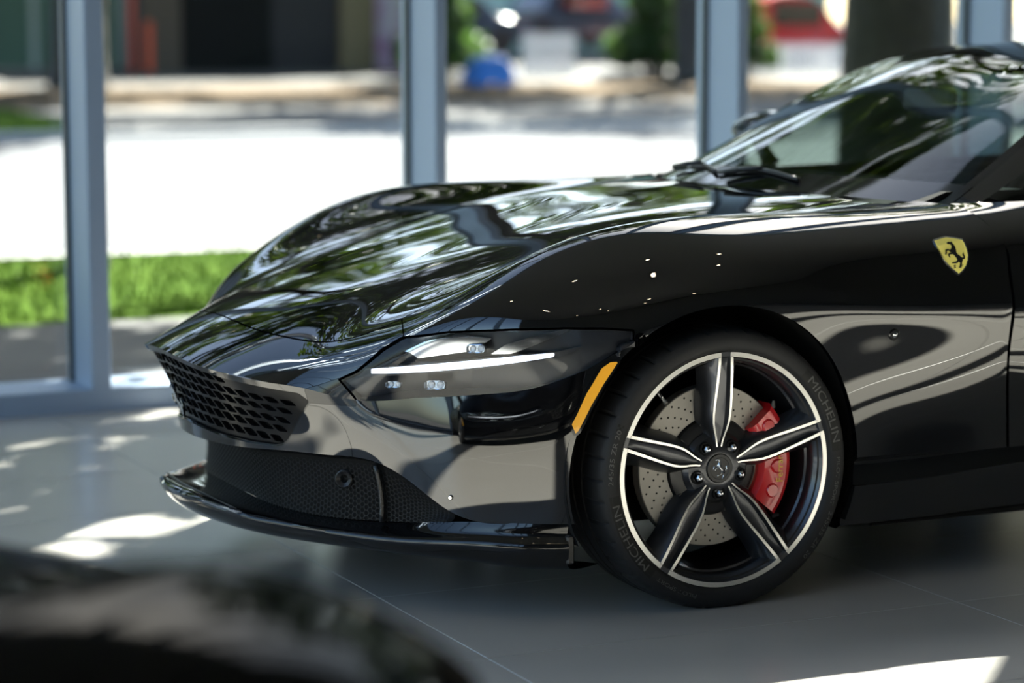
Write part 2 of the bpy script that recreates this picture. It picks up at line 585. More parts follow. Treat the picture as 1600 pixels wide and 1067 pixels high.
# short grass on the verge: nobody could count it
n = 26000
gx = RNG.uniform(-5, 9, n); gy = RNG.uniform(5.62, 9.08, n); gh = RNG.uniform(.03, .075, n); ga = RNG.uniform(0, PI, n)
lx = RNG.normal(0, .02, n); ly = RNG.normal(0, .02, n)
w = .006
P0 = np.stack([gx - w * np.cos(ga), gy - w * np.sin(ga), np.full(n, -.02)], 1); P1 = np.stack([gx + w * np.cos(ga), gy + w * np.sin(ga), np.full(n, -.02)], 1)
P2 = np.stack([gx + lx, gy + ly, gh - .02], 1)
V = np.stack([P0, P1, P2], 1).reshape(-1, 3)
tag(link('grass', make_mesh('grass', V, np.arange(3 * n).reshape(-1, 3), 'grass_blade', False)), 'short green lawn grass outside the window', 'grass', kind='stuff')

def leaf_cloud(clusters, per, size, seed):
    r = np.random.default_rng(seed)
    C = []
    for (x, y, z, rad) in clusters:
        d = r.normal(size=(per, 3)); d /= np.linalg.norm(d, axis=1)[:, None]
        C.append(np.array([x, y, z]) + d * (rad * r.uniform(.25, 1, per) ** .5)[:, None] * [1, 1, .75])
    C = np.concatenate(C); k = len(C)
    a = r.normal(size=(k, 3)); a /= np.linalg.norm(a, axis=1)[:, None]
    b = np.cross(a, r.normal(size=(k, 3))); b /= np.linalg.norm(b, axis=1)[:, None]
    s = size * r.uniform(.6, 1.3, k)[:, None]
    V = np.stack([C - a * s, C + b * s * .55, C + a * s, C - b * s * .55], 1).reshape(-1, 3)
    return V, np.arange(4 * k).reshape(-1, 4)
def crown_clusters(seed, R, z0, z1, n, rad):
    r = np.random.default_rng(seed); out = []
    for i in range(n):
        a = r.uniform(0, 2 * PI); q = R * math.sqrt(r.uniform(.02, 1))
        zz_ = r.uniform(z0, z1)
        out.append((q * math.cos(a), q * math.sin(a), zz_ - .25 * q, rad * r.uniform(.7, 1.25)))
    return out
def branch_mesh(cl, h, r0, seed):
    m = MB()
    r = random.Random(seed)
    m.tube([(0, 0, -.1), (0, 0, .25), (.04, .02, 1.2), (.0, .05, h * .6), (.05, 0, h)], [r0 * 1.5, r0 * 1.12, r0, r0 * .85, r0 * .6], 14)
    for (x, y, z, q) in cl[::2]:
        m.tube([(0, 0, h * r.uniform(.75, 1)), (x * .4, y * .4, h + (z - h) * .45), (x, y, z)], [r0 * .38, r0 * .2, .02], 7)
    return m
CL1 = crown_clusters(3, 2.55, 3.4, 6.3, 20, .86)
crown1 = make_mesh('foliage', *leaf_cloud(CL1, 200, .13, 5), 'leaf', False)
trunk1 = branch_mesh(CL1, 4.0, .265, 1)
CL2 = crown_clusters(8, 4.4, 3.3, 9.2, 44, .95)
crown2 = make_mesh('foliage', *leaf_cloud(CL2, 380, .11, 9), 'leaf', False)
trunk2 = branch_mesh(CL2, 3.6, .26, 2)
TX3 = 0.94
SHADE_CL = [(x - .25, y, z, q * .85) for x, y, z, q in crown_clusters(12, 1.45, 7.0, 9.0, 16, .85)]  # added tree: high compact crown shaped to shade the floor before the car
shade_crown = make_mesh('foliage', *leaf_cloud(SHADE_CL, 230, .13, 15), 'leaf', False)
shade_trunk = branch_mesh(SHADE_CL, 6.6, .075, 6)
trunk3 = branch_mesh(CL1, 4.0, .075, 4)
tr_me = {}
def tree(loc, rz, sc, kind, label, group):
    t = tag(empty('street_tree', loc, rz), label, 'tree', group)
    t.scale = (sc, sc, sc)
    if kind not in tr_me:
        tb = {1: trunk1, 2: trunk2, 3: trunk3, 4: shade_trunk}[kind].build('trunk', 'bark', t, smooth=True, sharp=50); tr_me[kind] = tb.data
    else:
        link('trunk', tr_me[kind], t)
    tag(link('foliage', {2: crown2, 4: shade_crown}.get(kind, crown1), t), kind='stuff')
tree((6.22, 7.6, -.02), .4, 1.36, 1, 'thick dark tree trunk outside the window above the windshield', 'trees on the near verge')
tree((-8.0, 7.4, -.02), 2.1, 1.0, 1, 'street tree on the lawn left of the window view', 'trees on the near verge')
tree((TX3, 8.3, -.02), 5.2, 1.3, 3, 'slender street tree hidden behind the left window mullion', 'trees on the near verge')
tree((2.29, 6.3, -.02), 0, 1.0, 4, 'tall slender street tree hidden behind the second window mullion', 'trees on the near verge')
tree((14.5, 7.6, -.02), 4.0, .95, 1, 'street tree on the lawn right of the window view', 'trees on the near verge')
tree((-2.6, 8.0, -.02), 3.3, 1.35, 1, 'street tree on the lawn just left of the window view', 'trees on the near verge')
tree((-13.5, 7.6, -.02), 1.0, 1.0, 1, 'street tree on the lawn far left of the window view', 'trees on the near verge')
for i, (x, y, r, s, d) in enumerate([(-7, 35, 0, 1.4, 'far left end'), (2.2, 36.5, 1.3, 1.6, 'left of the panel fence'), (6.3, 41, 2.6, 1.5, 'in front of the panel fence'), (9.08, 39.0, 0.6, 1.8, 'tallest, behind the left window mullion'), (22.3, 39.0, 2.2, 1.5, 'beside the bushes'), (32.0, 38, 3.0, 1.5, 'right of the red van'), (44, 38, 4.4, 1.5, 'far right end')]):
    tree((x, y, .3), r, s, 2, 'leafy tree across the street, ' + d, 'trees across the street')
# dark garage building with an open bay
mat('dark_wall', (0.030, 0.026, 0.028), rough=0.8)
mat('brown_wall', (0.10, 0.075, 0.055), rough=0.85)
mat('tan_wall', (0.22, 0.17, 0.10), rough=0.85)
mat('mural', (0.55, 0.50, 0.62), rough=0.7, noise=(1.6, 0.35, (0.40, 0.10, 0.38)))
mat('orange', (0.80, 0.09, 0.02), rough=0.45)
mat('green_panel', (0.05, 0.11, 0.075), rough=0.6)
mat('post_grey', (0.35, 0.40, 0.38), rough=0.6)
mat('white_paint', (0.75, 0.74, 0.76), rough=0.6)
mat('red_paint', (0.50, 0.03, 0.03), rough=0.3, coat=.5)
mat('navy_paint', (0.02, 0.025, 0.05), rough=0.3, coat=.5)
mat('tarp_blue', (0.02, 0.13, 0.42), rough=0.5)
mat('teal_wall', (0.20, 0.42, 0.38), rough=0.7)
mat('pale_wall', (0.55, 0.56, 0.58), rough=0.8)
ZB = .68
g = tag(empty('garage_building', (14.4, 46, ZB)), 'dark brown garage building with an open black bay across the street', 'building')
m = MB(); m.box((-2.2, -1.0, -.3), (2.2, 6, 5.0)); m.build('wall', 'dark_wall', g)
m = MB(); m.box((-2.35, -1.2, -.3), (-1.5, -1.0, 5.0)); m.build('pier', 'brown_wall', g)
m = MB(); m.box((2.2, -1.2, -.3), (3.0, 6, 5.0)); m.build('pier', 'tan_wall', g)
m = MB(); m.box((-2.5, -1.3, 3.6), (3.1, 6.1, 4.2)); m.build('lintel', 'brown_wall', g)
m = MB(); m.box((-1.4, -1.1, -.3), (.6, -.98, 3.5)); m.build('bay_shade', 'matte_black', g)  # matte black panel standing in for the shade inside the open bay
m = MB(); m.box((3.02, -1.25, -.35), (4.15, 5.9, 3.9)); m.build('mural_panel', 'mural', g)
m = MB(); m.lathe_y([(.001, 0), (.09, 0), (.09, .02), (.07, .03), (.07, 1.0), (.05, 1.06), (.001, 1.08)], 16)
tag(m.build('bollard', 'orange', None, True, 40, loc=(12.0, 44.2, .62), rot=(PI / 2, 0, 0)), 'orange bollard standing beside the dark garage', 'bollard')
m = MB(); m.lathe_y([(.001, 0), (.06, 0), (.06, .02), (.05, .03), (.05, 1.75), (.001, 1.78)], 16)
tag(m.build('sign_post', 'orange', None, True, 40, loc=(11.75, 44.6, .62), rot=(PI / 2, 0, 0)), 'thin orange post behind the orange bollard', 'post')
f = tag(empty('panel_fence', (5.3, 45.5, .7)), 'dark green panel fence with pale posts left of the garage', 'fence')
pm = MB(); pm.box((-.9, -.04, 0), (.9, .04, 3.6)); po = MB(); po.box((-.07, -.09, 0), (.07, .09, 3.7), .01)
p0 = q0 = None
for i in range(6):
    if p0 is None:
        p0 = pm.build('panel', 'green_panel', f); q0 = po.build('post', 'post_grey', f); a, b = p0, q0
    else:
        a = link('panel', p0.data, f); b = link('post', q0.data, f)
    a.location = (-4 + i * 1.9, 0, 0); b.location = (-4 + i * 1.9 + .95, 0, 0)
# white picket fences
def picket_fence(x0, x1, y, z, h, label):
    f = tag(empty('picket_fence', ((x0 + x1) / 2, y, z)), label, 'fence')
    L = x1 - x0
    m = MB(); m.box((-L / 2, .02, h * .2), (L / 2, .05, h * .27)); m.box((-L / 2, .02, h * .75), (L / 2, .05, h * .82)); m.build('rail', 'white_paint', f)
    pk = MB(); pk.prism([(-.035, 0), (.035, 0), (.035, h * .93), (0, h), (-.035, h * .93)], -.02, .02)
    p0 = None
    n = int(L / .13)
    for i in range(n):
        if p0 is None: p0 = pk.build('picket', 'white_paint', f); a = p0
        else: a = link('picket', p0.data, f)
        a.location = (-L / 2 + .06 + i * .13, 0, 0)
picket_fence(19.7, 21.1, 42.0, .45, 1.0, 'white picket fence beside the blue tarp across the street')
picket_fence(25.2, 29.0, 42.0, .20, 1.0, 'white picket fence below the red van across the street')
# things under cover / parked, seen only as blurred shapes
def parked_car(loc, rz, body, label, h=1.45):
    c = tag(empty('parked_car', loc, rz), label, 'car')
    prof = [(-2.1,.35),(-2.15,.6),(-2.05,.82),(-1.3,.95),(-.75,h - .05),(.7,h),(1.35,1.0),(2.0,.92),(2.15,.7),(2.1,.35)]
    P = smooth_poly(prof, 60)
    V = []; F = []; ys = [(-.85, .93), (-.8, .98), (-.5, 1), (.5, 1), (.8, .98), (.85, .93)]
    for y, s in ys:
        for a, b in P: V.append((a * s, y * (1 - .22 * max(0, b - .95) / .5), .35 + (b - .35) * s))
    n = len(P)
    for r in range(len(ys) - 1):
        for i in range(n): F.append((r * n + i, r * n + (i + 1) % n, (r + 1) * n + (i + 1) % n, (r + 1) * n + i))
    F += [tuple(range(n - 1, -1, -1)), tuple(range((len(ys) - 1) * n, len(ys) * n))]
    MB().add(V, F).build('body', body, c, True, 40)
    for x in (-1.35, 1.35):
        for y in (-.82, .82):
            MB().lathe_y([(.001, -.1), (.2, -.1), (.33, -.1), (.34, -.06), (.34, .1), (.001, .1)], 24).build('wheel', 'rubber', c, True, 40, loc=(x, y, .34))
    m = MB(); m.box((-.7, -.83, .98), (.75, -.79, h - .14)); m.build('side_window', 'side_glass', c)
    for y in (-.65, .65):
        MB().box((2.06, y - .12, .68), (2.13, y + .12, .80), .02).build('tail_light', 'caliper_red', c)
parked_car((20.9, 49.5, .9), .1, 'navy_paint', 'dark blue parked car behind the white picket fence', 1.5)
parked_car((25.2, 51.0, 1.1), .15, 'navy_paint', 'dark parked car with red tail lights among the bushes', 1.5)
parked_car((28.9, 46.5, .62), .05, 'red_paint', 'red van parked above the right picket fence', 1.7)
t = MB()
V = []; F = []
for i in range(13):
    for j in range(9):
        a = i / 12 * 2 - 1; b = j / 8 * 2 - 1
        V.append((a * .48, b * .4, max(-.25, .36 * (1 - a ** 4) * (1 - b ** 4) + .03 * math.sin(7 * a + 3 * b) - .2 * max(abs(a), abs(b)) ** 8)))
for i in range(12):
    for j in range(8): F.append((i * 9 + j, i * 9 + 9 + j, i * 9 + 10 + j, i * 9 + j + 1))
tag(t.add(V, F).build('tarp', 'tarp_blue', None, True, loc=(17.05, 37.9, .62)), 'blue tarp heaped on the ground across the street', 'tarp')
bush_cl = [(r * math.cos(a), r * math.sin(a), z, .5) for r, a, z in [(0, 0, .7), (.6, 0, .5), (.6, 1.6, .55), (.6, 3.1, .5), (.6, 4.7, .5), (.25, .8, 1.25), (.3, 3.6, 1.4), (0, 0, 1.9)]]
bush_me = make_mesh('foliage', *leaf_cloud(bush_cl, 380, .10, 21), 'leaf_dark', False)
bst = MB()
for (x, y, z, q) in bush_cl: bst.tube([(0, 0, -.1), (x * .5, y * .5, z * .5), (x, y, z)], [.04, .03, .012], 6)
b0 = None
for (x, y, s, d) in [(22.2, 40.7, 1.1, 'right of the picket fence by the tarp'), (23.4, 42.6, 1.05, 'in front of the dark parked car'), (24.3, 40.2, .7, 'left of the right picket fence'), (18.4, 43.5, 1.0, 'left of the picket fence'), (17.4, 41.0, .85, 'behind the blue tarp')]:
    b = tag(empty('bush', (x, y, .5), x), 'dark green bush across the street ' + d, 'bush', 'bushes across the street')
    b.scale = (s, s, s * 1.15)
    if b0 is None: b0 = bst.build('stem', 'bark', b, True)
    else: link('stem', b0.data, b)
    tag(link('foliage', bush_me, b), kind='stuff')
# houses far behind
def house(loc, sx, sy, h, wall, label, wins):
    g = tag(empty('house', loc), label, 'building')
    m = MB(); m.box((-sx, -sy, -1), (sx, sy, h)); m.build('wall', wall, g)
    m = MB(); m.prism([(-sx - .4, h), (sx + .4, h), (0, h + 2.2)], -sy - .4, sy + .4); m.build('roof', 'brown_wall', g)
    for (x, z) in wins:
        w = MB(); w.box((x - .6, -sy - .06, z), (x + .6, -sy + .02, z + 1.4)); fr = w.build('window', 'white_paint', g)
        w = MB(); w.box((x - .5, -sy - .08, z + .1), (x + .5, -sy - .05, z + 1.3)); w.build('pane', 'navy_paint', fr)
house((29.5, 56, 1.2), 5.0, 3, 4.5, 'teal_wall', 'teal house with white windows behind the red van', [(-3, 1.4), (0, 1.4), (3, 1.4)])
house((18.6, 61, 1.4), 4.5, 3, 4.0, 'pale_wall', 'pale grey house behind the dark blue car', [(-2.5, 1.2), (1.5, 1.2)])
house((6.5, 58, 1.2), 5.5, 3, 5.0, 'pale_wall', 'pale house behind the green panel fence', [(-3, 1.6), (0.5, 1.6), (3.5, 1.6)])
# ------------------------------------------------------------------ the car body: measured lines (x back, h out from the centre line, z up)
T_COLS = [
 [(-1.105,0,.578),(-1.0,0,.629),(-.8,0,.705),(-.5,0,.79),(-.2,0,.858),(.1,0,.91),(.48,0,.948)],
 [(-1.089,.16,.566),(-.98,.165,.621),(-.8,.17,.698),(-.5,.18,.786),(-.2,.20,.857),(.1,.21,.91),(.50,.22,.947)],
 [(-1.040,.297,.549),(-.94,.305,.603),(-.8,.31,.677),(-.5,.345,.778),(-.2,.39,.853),(.1,.42,.905),(.53,.45,.942)],
 [(-.962,.41,.534),(-.87,.42,.596),(-.75,.43,.667),(-.5,.46,.757),(-.2,.51,.830),(.1,.54,.880),(.59,.56,.938)],
 [(-.888,.488,.5235),(-.83,.515,.593),(-.72,.55,.676),(-.5,.60,.775),(-.2,.65,.862),(.1,.66,.893),(.3,.66,.903),(.66,.66,.935)],
 [(-.785,.60,.503),(-.78,.625,.56),(-.745,.66,.63),(-.62,.71,.73),(-.385,.745,.856),(-.245,.75,.900),(-.08,.755,.922),(.146,.76,.927),(.337,.765,.925),(.72,.77,.930)],
 [(-.70,.68,.514),(-.70,.70,.58),(-.675,.735,.655),(-.55,.785,.75),(-.385,.81,.822),(-.2,.825,.880),(0,.83,.900),(.2,.83,.904),(.76,.835,.912)],
 [(-.63,.742,.522),(-.625,.765,.60),(-.59,.80,.675),(-.45,.85,.755),(-.2,.885,.838),(0,.895,.865),(.2,.895,.87),(.78,.89,.878)],
 [(-.559,.80,.531),(-.55,.825,.61),(-.50,.86,.685),(-.35,.905,.745),(-.2,.92,.79),(0,.935,.822),(.2,.935,.828),(.8,.925,.832)],
 [(-.475,.865,.547),(-.46,.885,.62),(-.40,.915,.69),(-.25,.945,.745),(0,.962,.778),(.2,.958,.778),(.45,.948,.77),(.8,.942,.765)],
 [(-.35,.945,.605),(-.32,.955,.66),(-.2,.968,.705),(0,.976,.728),(.2,.973,.715),(.38,.968,.70),(.8,.960,.69)],
 [(-.29,.958,.64),(-.15,.968,.655),(0,.972,.65),(.2,.963,.62),(.38,.950,.60),(.8,.947,.59)],
 [(-.26,.962,.662),(-.12,.965,.57),(.02,.96,.5),(.3,.938,.46),(.5,.935,.44),(.8,.945,.43)],
 [(-.245,.962,.675),(-.1,.955,.48),(.03,.95,.40),(.3,.940,.34),(.5,.942,.33),(.8,.950,.33)],
]
T = Surf(T_COLS, ns=70, relax=14)
F_COLS = [
 [(-1.105,0,.578),(-1.065,0,.49),(-1.036,0,.40),(-1.024,0,.352)],
 [(-1.089,.16,.566),(-1.046,.157,.485),(-1.016,.153,.40),(-1.004,.15,.352)],
 [(-1.040,.297,.549),(-1.0,.293,.475),(-.966,.285,.40),(-.955,.28,.354)],
 [(-.962,.41,.534),(-.932,.408,.47),(-.904,.403,.41),(-.893,.398,.360)],
 [(-.888,.488,.5235),(-.868,.493,.47),(-.852,.493,.41),(-.843,.49,.362)],
 [(-.785,.60,.503),(-.780,.608,.46),(-.771,.611,.40),(-.763,.61,.358)],
 [(-.70,.68,.514),(-.70,.687,.45),(-.698,.69,.38),(-.695,.686,.31)],
 [(-.63,.742,.522),(-.634,.75,.44),(-.631,.752,.35),(-.627,.746,.25)],
 [(-.559,.80,.531),(-.562,.81,.44),(-.560,.81,.34),(-.56,.80,.228)],
 [(-.475,.865,.547),(-.476,.876,.45),(-.476,.873,.34),(-.48,.86,.230)],
 [(-.35,.945,.605),(-.360,.946,.48),(-.362,.938,.35),(-.37,.922,.232)],
 [(-.29,.958,.64),(-.30,.956,.49),(-.30,.946,.36),(-.31,.93,.235)],
 [(-.26,.962,.662),(-.26,.958,.50),(-.26,.948,.37),(-.26,.935,.238)],
 [(-.245,.962,.675),(-.23,.958,.50),(-.23,.948,.37),(-.22,.935,.24)],
]
FA = Surf(F_COLS, ns=24)
ARCH = (-0.02, 0.342, 0.386)
def f_arch(V): return np.hypot(V[:, 0] - ARCH[0], V[:, 2] - ARCH[1]) - ARCH[2]
# ------------------------------------------------------------------ the black car on the floor
car = tag(empty('sports_car'), 'glossy black sports car with yellow shield badge and silver edged wheels by the windows', 'car')
def ah(V): return np.abs(V[:, 1])
def plan(V): return np.stack([V[:, 0], ah(V)], 1)
def side(V): return np.stack([V[:, 0], V[:, 2]], 1)
def front(V): return np.stack([ah(V), V[:, 2]], 1)
GAP = 0.0022
HOOD_LINE = [(-.942,-.05),(-.941,.06),(-.936,.13),(-.913,.25),(-.862,.36),(-.80,.47),(-.75,.545),(-.69,.600),(-.55,.648),(-.34,.69),(-.12,.72),(.15,.735),(.4,.73),(.63,.705)]
_hl = open_poly(HOOD_LINE, 90)
HOOD_POLY = np.concatenate([_hl, [(.9, .70), (.9, -.05)]])
f_hood = lambda V: sdf_poly(plan(V), HOOD_POLY)
LENS_TOP = [(-.829,.549),(-.80,.571),(-.753,.626),(-.714,.658),(-.638,.675),(-.515,.684),(-.414,.6875),(-.33,.687),(-.262,.681)]
LENS_POLY = LENS_TOP + [(-.262,.64),(-.262,.30),(-.75,.30),(-.79,.49),(-.829,.549)][:-1]
f_lens = lambda V: np.where(ah(V) > .5, sdf_poly(side(V), LENS_POLY), -1)
TRIM_POLY = [(.484,.5215),(.553,.5535),(.5555,.5535),(.586,.50),(.586,.4885),(.484,.4885)]
f_trim = lambda V: sdf_poly(front(V), TRIM_POLY)
# line that parts the nose panel from the wing
def f_wing(V):
    return (V[:, 0] + .689) + (ah(V) - .602) * .35
def f_archT(V): return np.where(ah(V) > .80, f_arch(V), 1.0)

TV, TF_ = T.mesh(190, 340)
# hood, ending short of the wiper tray
f_cowl = lambda V: (.455 + .30 * np.clip(ah(V) - .1, 0, 1) ** 1.3) - V[:, 0]
V, F = clip(TV, TF_, lambda V: f_hood(V) - GAP)
V, F = clip(V, F, f_cowl)
as_obj('hood', *with_lip(V, F, .015), 'paint', car)
V0, F0 = clip(TV, TF_, lambda V: -f_hood(V) - GAP)
V0, F0 = clip(V0, F0, lambda V: -f_lens(V) - .003)
V, F = clip(V0, F0, lambda V: -f_wing(V) - .0015)
V, F = clip(V, F, lambda V: -f_trim(V) - .001)
as_obj('nose_panel', *with_lip(V, F, .012, skip=lambda p: False), 'paint', car)
VW, FW = clip(V0, F0, lambda V: f_wing(V) - .0015)
VW, FW = clip(VW, FW, f_archT)
for sgn in (-1, 1):
    V, F = clip(VW, FW, lambda V: V[:, 1] * sgn)
    fender = as_obj('front_fender', *with_lip(V, F, .018), 'paint', car)
    if sgn < 0: near_fender = fender
# bottom of the hood opening, so that no gap shows daylight
V, F = T.mesh(60, 120)
V, F = clip(V, F, lambda V: np.minimum(f_hood(V) + .05, .44 + .25 * ah(V) - V[:, 0]))
as_obj('hood_inner', offset(V, F, -.03), F, 'matte_black', car)

# ---- front bumper with the grille opening
GRILLE = [(0,.569),(.10,.561),(.18,.5495),(.288,.5345),(.37,.5245),(.44,.5155),(.468,.5125),(.4885,.491),(.46,.457),(.43,.425),(.395,.386),(.375,.3715),(.35,.3665),(.28,.3665),(.19,.372),(.10,.382),(0,.390),(-.1,.385),(-.1,.569)]
f_grille = lambda V: sdf_poly(front(V), GRILLE)
FV, FF = FA.mesh(60, 360)
V, F = clip(FV, FF, lambda V: -f_grille(V))
V, F = clip(V, F, f_archT)
V, F = clip(V, F, lambda V: -f_trim(V) - .0005)
bumper = as_obj('front_bumper', *with_lip(V, F, .016), 'paint', car)
# trim wedge beside each headlight
for sgn in (-1, 1):
    A = clip(*clip(TV, TF_, lambda V: f_trim(V)), lambda V: np.minimum(V[:, 1] * sgn, -.70 - V[:, 0]))
    A = clip(*A, lambda V: -f_lens(V) - .002)
    B = clip(*clip(FV, FF, lambda V: f_trim(V)), lambda V: V[:, 1] * sgn)
    m = MB().add(*A).add(*B)
    link('headlight_trim', make_mesh('headlight_trim', m.v, m.f, 'gloss_black', True, 30), car)
# ---- grille: plate with slanted slots
def FA_at(h, z):
    """point of the fascia at half width h (signed: + is the far side) and height z"""
    return FTREE(h, z)
_G = FA.grid(np.linspace(0, 1, 60), np.linspace(0, 1, 361))
_y0 = _G[:, :, 1]; _z0 = _G[:, :, 2]; _x0 = _G[:, :, 0]
def FTREE(y, z):
    d = (_y0 - y) ** 2 + (_z0 - z) ** 2
    i, j = np.unravel_index(d.argmin(), d.shape)
    i = min(max(i, 1), 58); j = min(max(j, 1), 359)
    # local plane fit
    Q = _G[i - 1:i + 2, j - 1:j + 2].reshape(-1, 3)
    A = np.c_[Q[:, 1] - y, Q[:, 2] - z, np.ones(len(Q))]
    c, *_ = np.linalg.lstsq(A, Q[:, 0], rcond=None)
    n = np.array([-1.0, c[0], c[1]]); n /= np.linalg.norm(n)
    return np.array([c[2], y, z]), n
m = MB()
def g_pt(y, z, d):
    p, n = FTREE(y, z)
    return p - n * d
GD = .009
PW, PH = .0375, .0258
gpoly = np.array([(a, b) for a, b in GRILLE])
def inside(y, z, mg): return sdf_poly(np.array([[abs(y), z]]), GRILLE)[0] > mg
slots = []
for r in range(-1, 10):
    for c in range(-14, 15):
        zc = .5585 - PH * (r + .5) - .10 * min(abs(c * PW), .45) ** 1.15
        yc = c * PW + (PW * .5 if r % 2 else 0)
        slots.append((yc, zc))
# plate: fine grid clipped to the opening, then slots cut as rows of rings
gv, gf = FA.mesh(70, 420, .01, .99, .22, .78)
keep_v, keep_f = clip(gv, gf, lambda V: f_grille(V) - .0015)
hole_fields = []
def slot_poly(yc, zc):
    e = abs(yc) / .49
    k = 1.0 - .45 * max(0, e - .45) / .55
    w = PW * .425 * (1 - .10 * e) * (.72 + .28 * k); h = PH * .415 * k
    s = -.18 * (1 if yc < 0 else -1)
    sh = -h * .75 * (1 if yc < .02 else -1)
    c = .14
    P = [(-w + c * w, -h), (w - c * w, -h), (w, -h * .7), (w, h * .7), (w - c * w, h), (-w + c * w, h), (-w, h * .7), (-w, -h * .7)]
    return [(yc + a - sh * (b / h) * .9, zc + b) for a, b in P]
holes = [slot_poly(y, z) for y, z in slots if inside(y, z, .0125)]
def f_holes(V):
    out = np.full(len(V), 1.0)
    Y = V[:, 1]; Z = V[:, 2]
    for P in holes:
        Q = np.array(P); lo = Q.min(0) - .004; hi = Q.max(0) + .004
        k = np.where((Y > lo[0]) & (Y < hi[0]) & (Z > lo[1]) & (Z < hi[1]))[0]
        if len(k): out[k] = np.minimum(out[k], -sdf_poly(np.stack([Y[k], Z[k]], 1), P))
    return out
V, F = clip(keep_v, keep_f, f_holes)
V = offset(V, F, -GD)
grille = as_obj('grille', *with_lip(V, F, .014), 'grille_black', car)
V, F = clip(*FA.mesh(30, 160, .01, .99, .22, .78), lambda V: f_grille(V) + .01)
as_obj('grille_backing', offset(V, F, -.05), F, 'matte_black', grille)
# thin bright rim round the grille opening
V, F = clip(FV, FF, lambda V: f_grille(V) + .0005)
V, F = clip(V, F, lambda V: .0035 - f_grille(V))
as_obj('grille_rim', offset(V, F, -.004), F, 'gloss_black', grille)

# ---- prancing horse outline used on badge, grille and wheel caps (a right, b up, about 1 high)
HORSE = [
 [(-.22,.40),(-.20,.36),(-.10,.37),(-.05,.33),(-.07,.24),(-.13,.16),(-.14,.08),(-.08,.02),(.00,-.04),(.06,-.12),(.10,-.20),(.14,-.26),(.20,-.30),(.27,-.26),(.30,-.17),(.27,-.07),(.20,-.01),(.13,.03),(.08,.09),(.09,.18),(.08,.28),(.05,.37),(.00,.43),(-.03,.49),(-.06,.44),(-.13,.45)],
 [(-.12,.12),(-.22,.17),(-.32,.12),(-.33,.02),(-.36,-.05),(-.33,-.07),(-.29,.01),(-.28,.08),(-.21,.12),(-.13,.06)],
 [(-.10,.05),(-.20,.02),(-.25,-.06),(-.20,-.15),(-.17,-.14),(-.20,-.06),(-.16,-.02),(-.07,-.01)],
 [(.13,-.24),(.10,-.31),(.00,-.34),(-.12,-.36),(-.13,-.33),(-.02,-.30),(.05,-.26),(.09,-.19)],
 [(.20,-.28),(.27,-.25),(.25,-.34),(.20,-.40),(.19,-.47),(.11,-.50),(.12,-.47),(.16,-.44),(.17,-.37)],
 [(.28,-.12),(.33,-.13),(.39,-.09),(.40,0),(.36,.08),(.37,.15),(.33,.10),(.31,.04),(.35,-.02),(.32,-.07),(.28,-.06)],
]
def plate(polys, fn, t=.002, sub=None):
    """solid plates from outlines; fn(a, b, height) gives the 3-D point"""
    m = MB()
    for P in polys:
        n = len(P)
        V = [fn(a, b, t) for a, b in P] + [fn(a, b, 0) for a, b in P]
        m.add(V, [tuple(range(n))] + [(i, i + n, (i + 1) % n + n, (i + 1) % n) for i in range(n)])
    return m

def grille_fn(a, b, t):
    p, n = FTREE(-a * .105, .443 + b * .088)
    return p + n * (t + .004)
plate(HORSE, grille_fn, .006).build('horse_emblem', 'chrome', grille)

# ---- yellow shield on the near wing
_sel = (TV[:, 1] < -.5) & (TV[:, 0] > .45)
_TS = TV[_sel]
def side_pt(x, z, d=0.0):
    q = (_TS[:, 0] - x) ** 2 + (_TS[:, 2] - z) ** 2
    k = np.argsort(q)[:12]
    A = np.c_[_TS[k, 0] - x, _TS[k, 2] - z, np.ones(12)]
    c, *_ = np.linalg.lstsq(A, _TS[k, 1], rcond=None)
    n = np.array([c[0], -1.0, c[1]]); n /= np.linalg.norm(n)
    return np.array([x, c[2], z]) + n * d
def badge_xz(X, Y):
    x = .591 + (X - 290) * 1.80e-4 - (Y - 270) * 3.4e-5
    z = .853 - (Y - 270) * 1.42e-4 - (X - 290) * 1.0e-5
    return x, z
SHIELD = [(292,268),(400,232),(505,205),(640,218),(772,240),(800,290),(835,400),(856,505),(850,600),(830,690),(780,775),(715,842),(620,760),(520,668),(430,565),(370,455),(325,360)]
def shield_fn(k=1.0, base=0.0):
    def fn(X, Y, t):
        X = 590 + (X - 590) * k; Y = 500 + (Y - 500) * k
        return side_pt(*badge_xz(X, Y), base + t)
    return fn
badge = plate([SHIELD], shield_fn(1.0, .0005), .003).build('shield_badge', 'chrome', near_fender)
plate([SHIELD], shield_fn(.925, .0035), .0006).build('shield_face', 'badge_yellow', badge)
def horse_badge(a, b, t):
    X = 615 + a * 430 + (-b) * 60; Y = 500 - b * 430 + a * 60
    return side_pt(*badge_xz(X, Y), .0042 + t)
plate(HORSE, horse_badge, .0006).build('horse_emblem', 'print_black', badge)
LET_S = [[(.1,.9),(.8,1),(.85,.8),(.35,.75),(.3,.6),(.85,.45),(.8,.05),(.1,0),(.1,.2),(.6,.25),(.62,.38),(.08,.55)]]
LET_F = [[(.1,0),(.3,0),(.35,.42),(.75,.45),(.78,.6),(.38,.6),(.4,.8),(.95,.85),(.95,1),(.2,1)]]
plate([[(a, b) for a, b in P] for P in LET_S], lambda a, b, t: side_pt(*badge_xz(612 + a * 42, 728 - b * 56), .0042 + t), .0005).build('letter', 'print_black', badge)
plate([[(a, b) for a, b in P] for P in LET_F], lambda a, b, t: side_pt(*badge_xz(722 + a * 48, 722 - b * 56), .0042 + t), .0005).build('letter', 'print_black', badge)
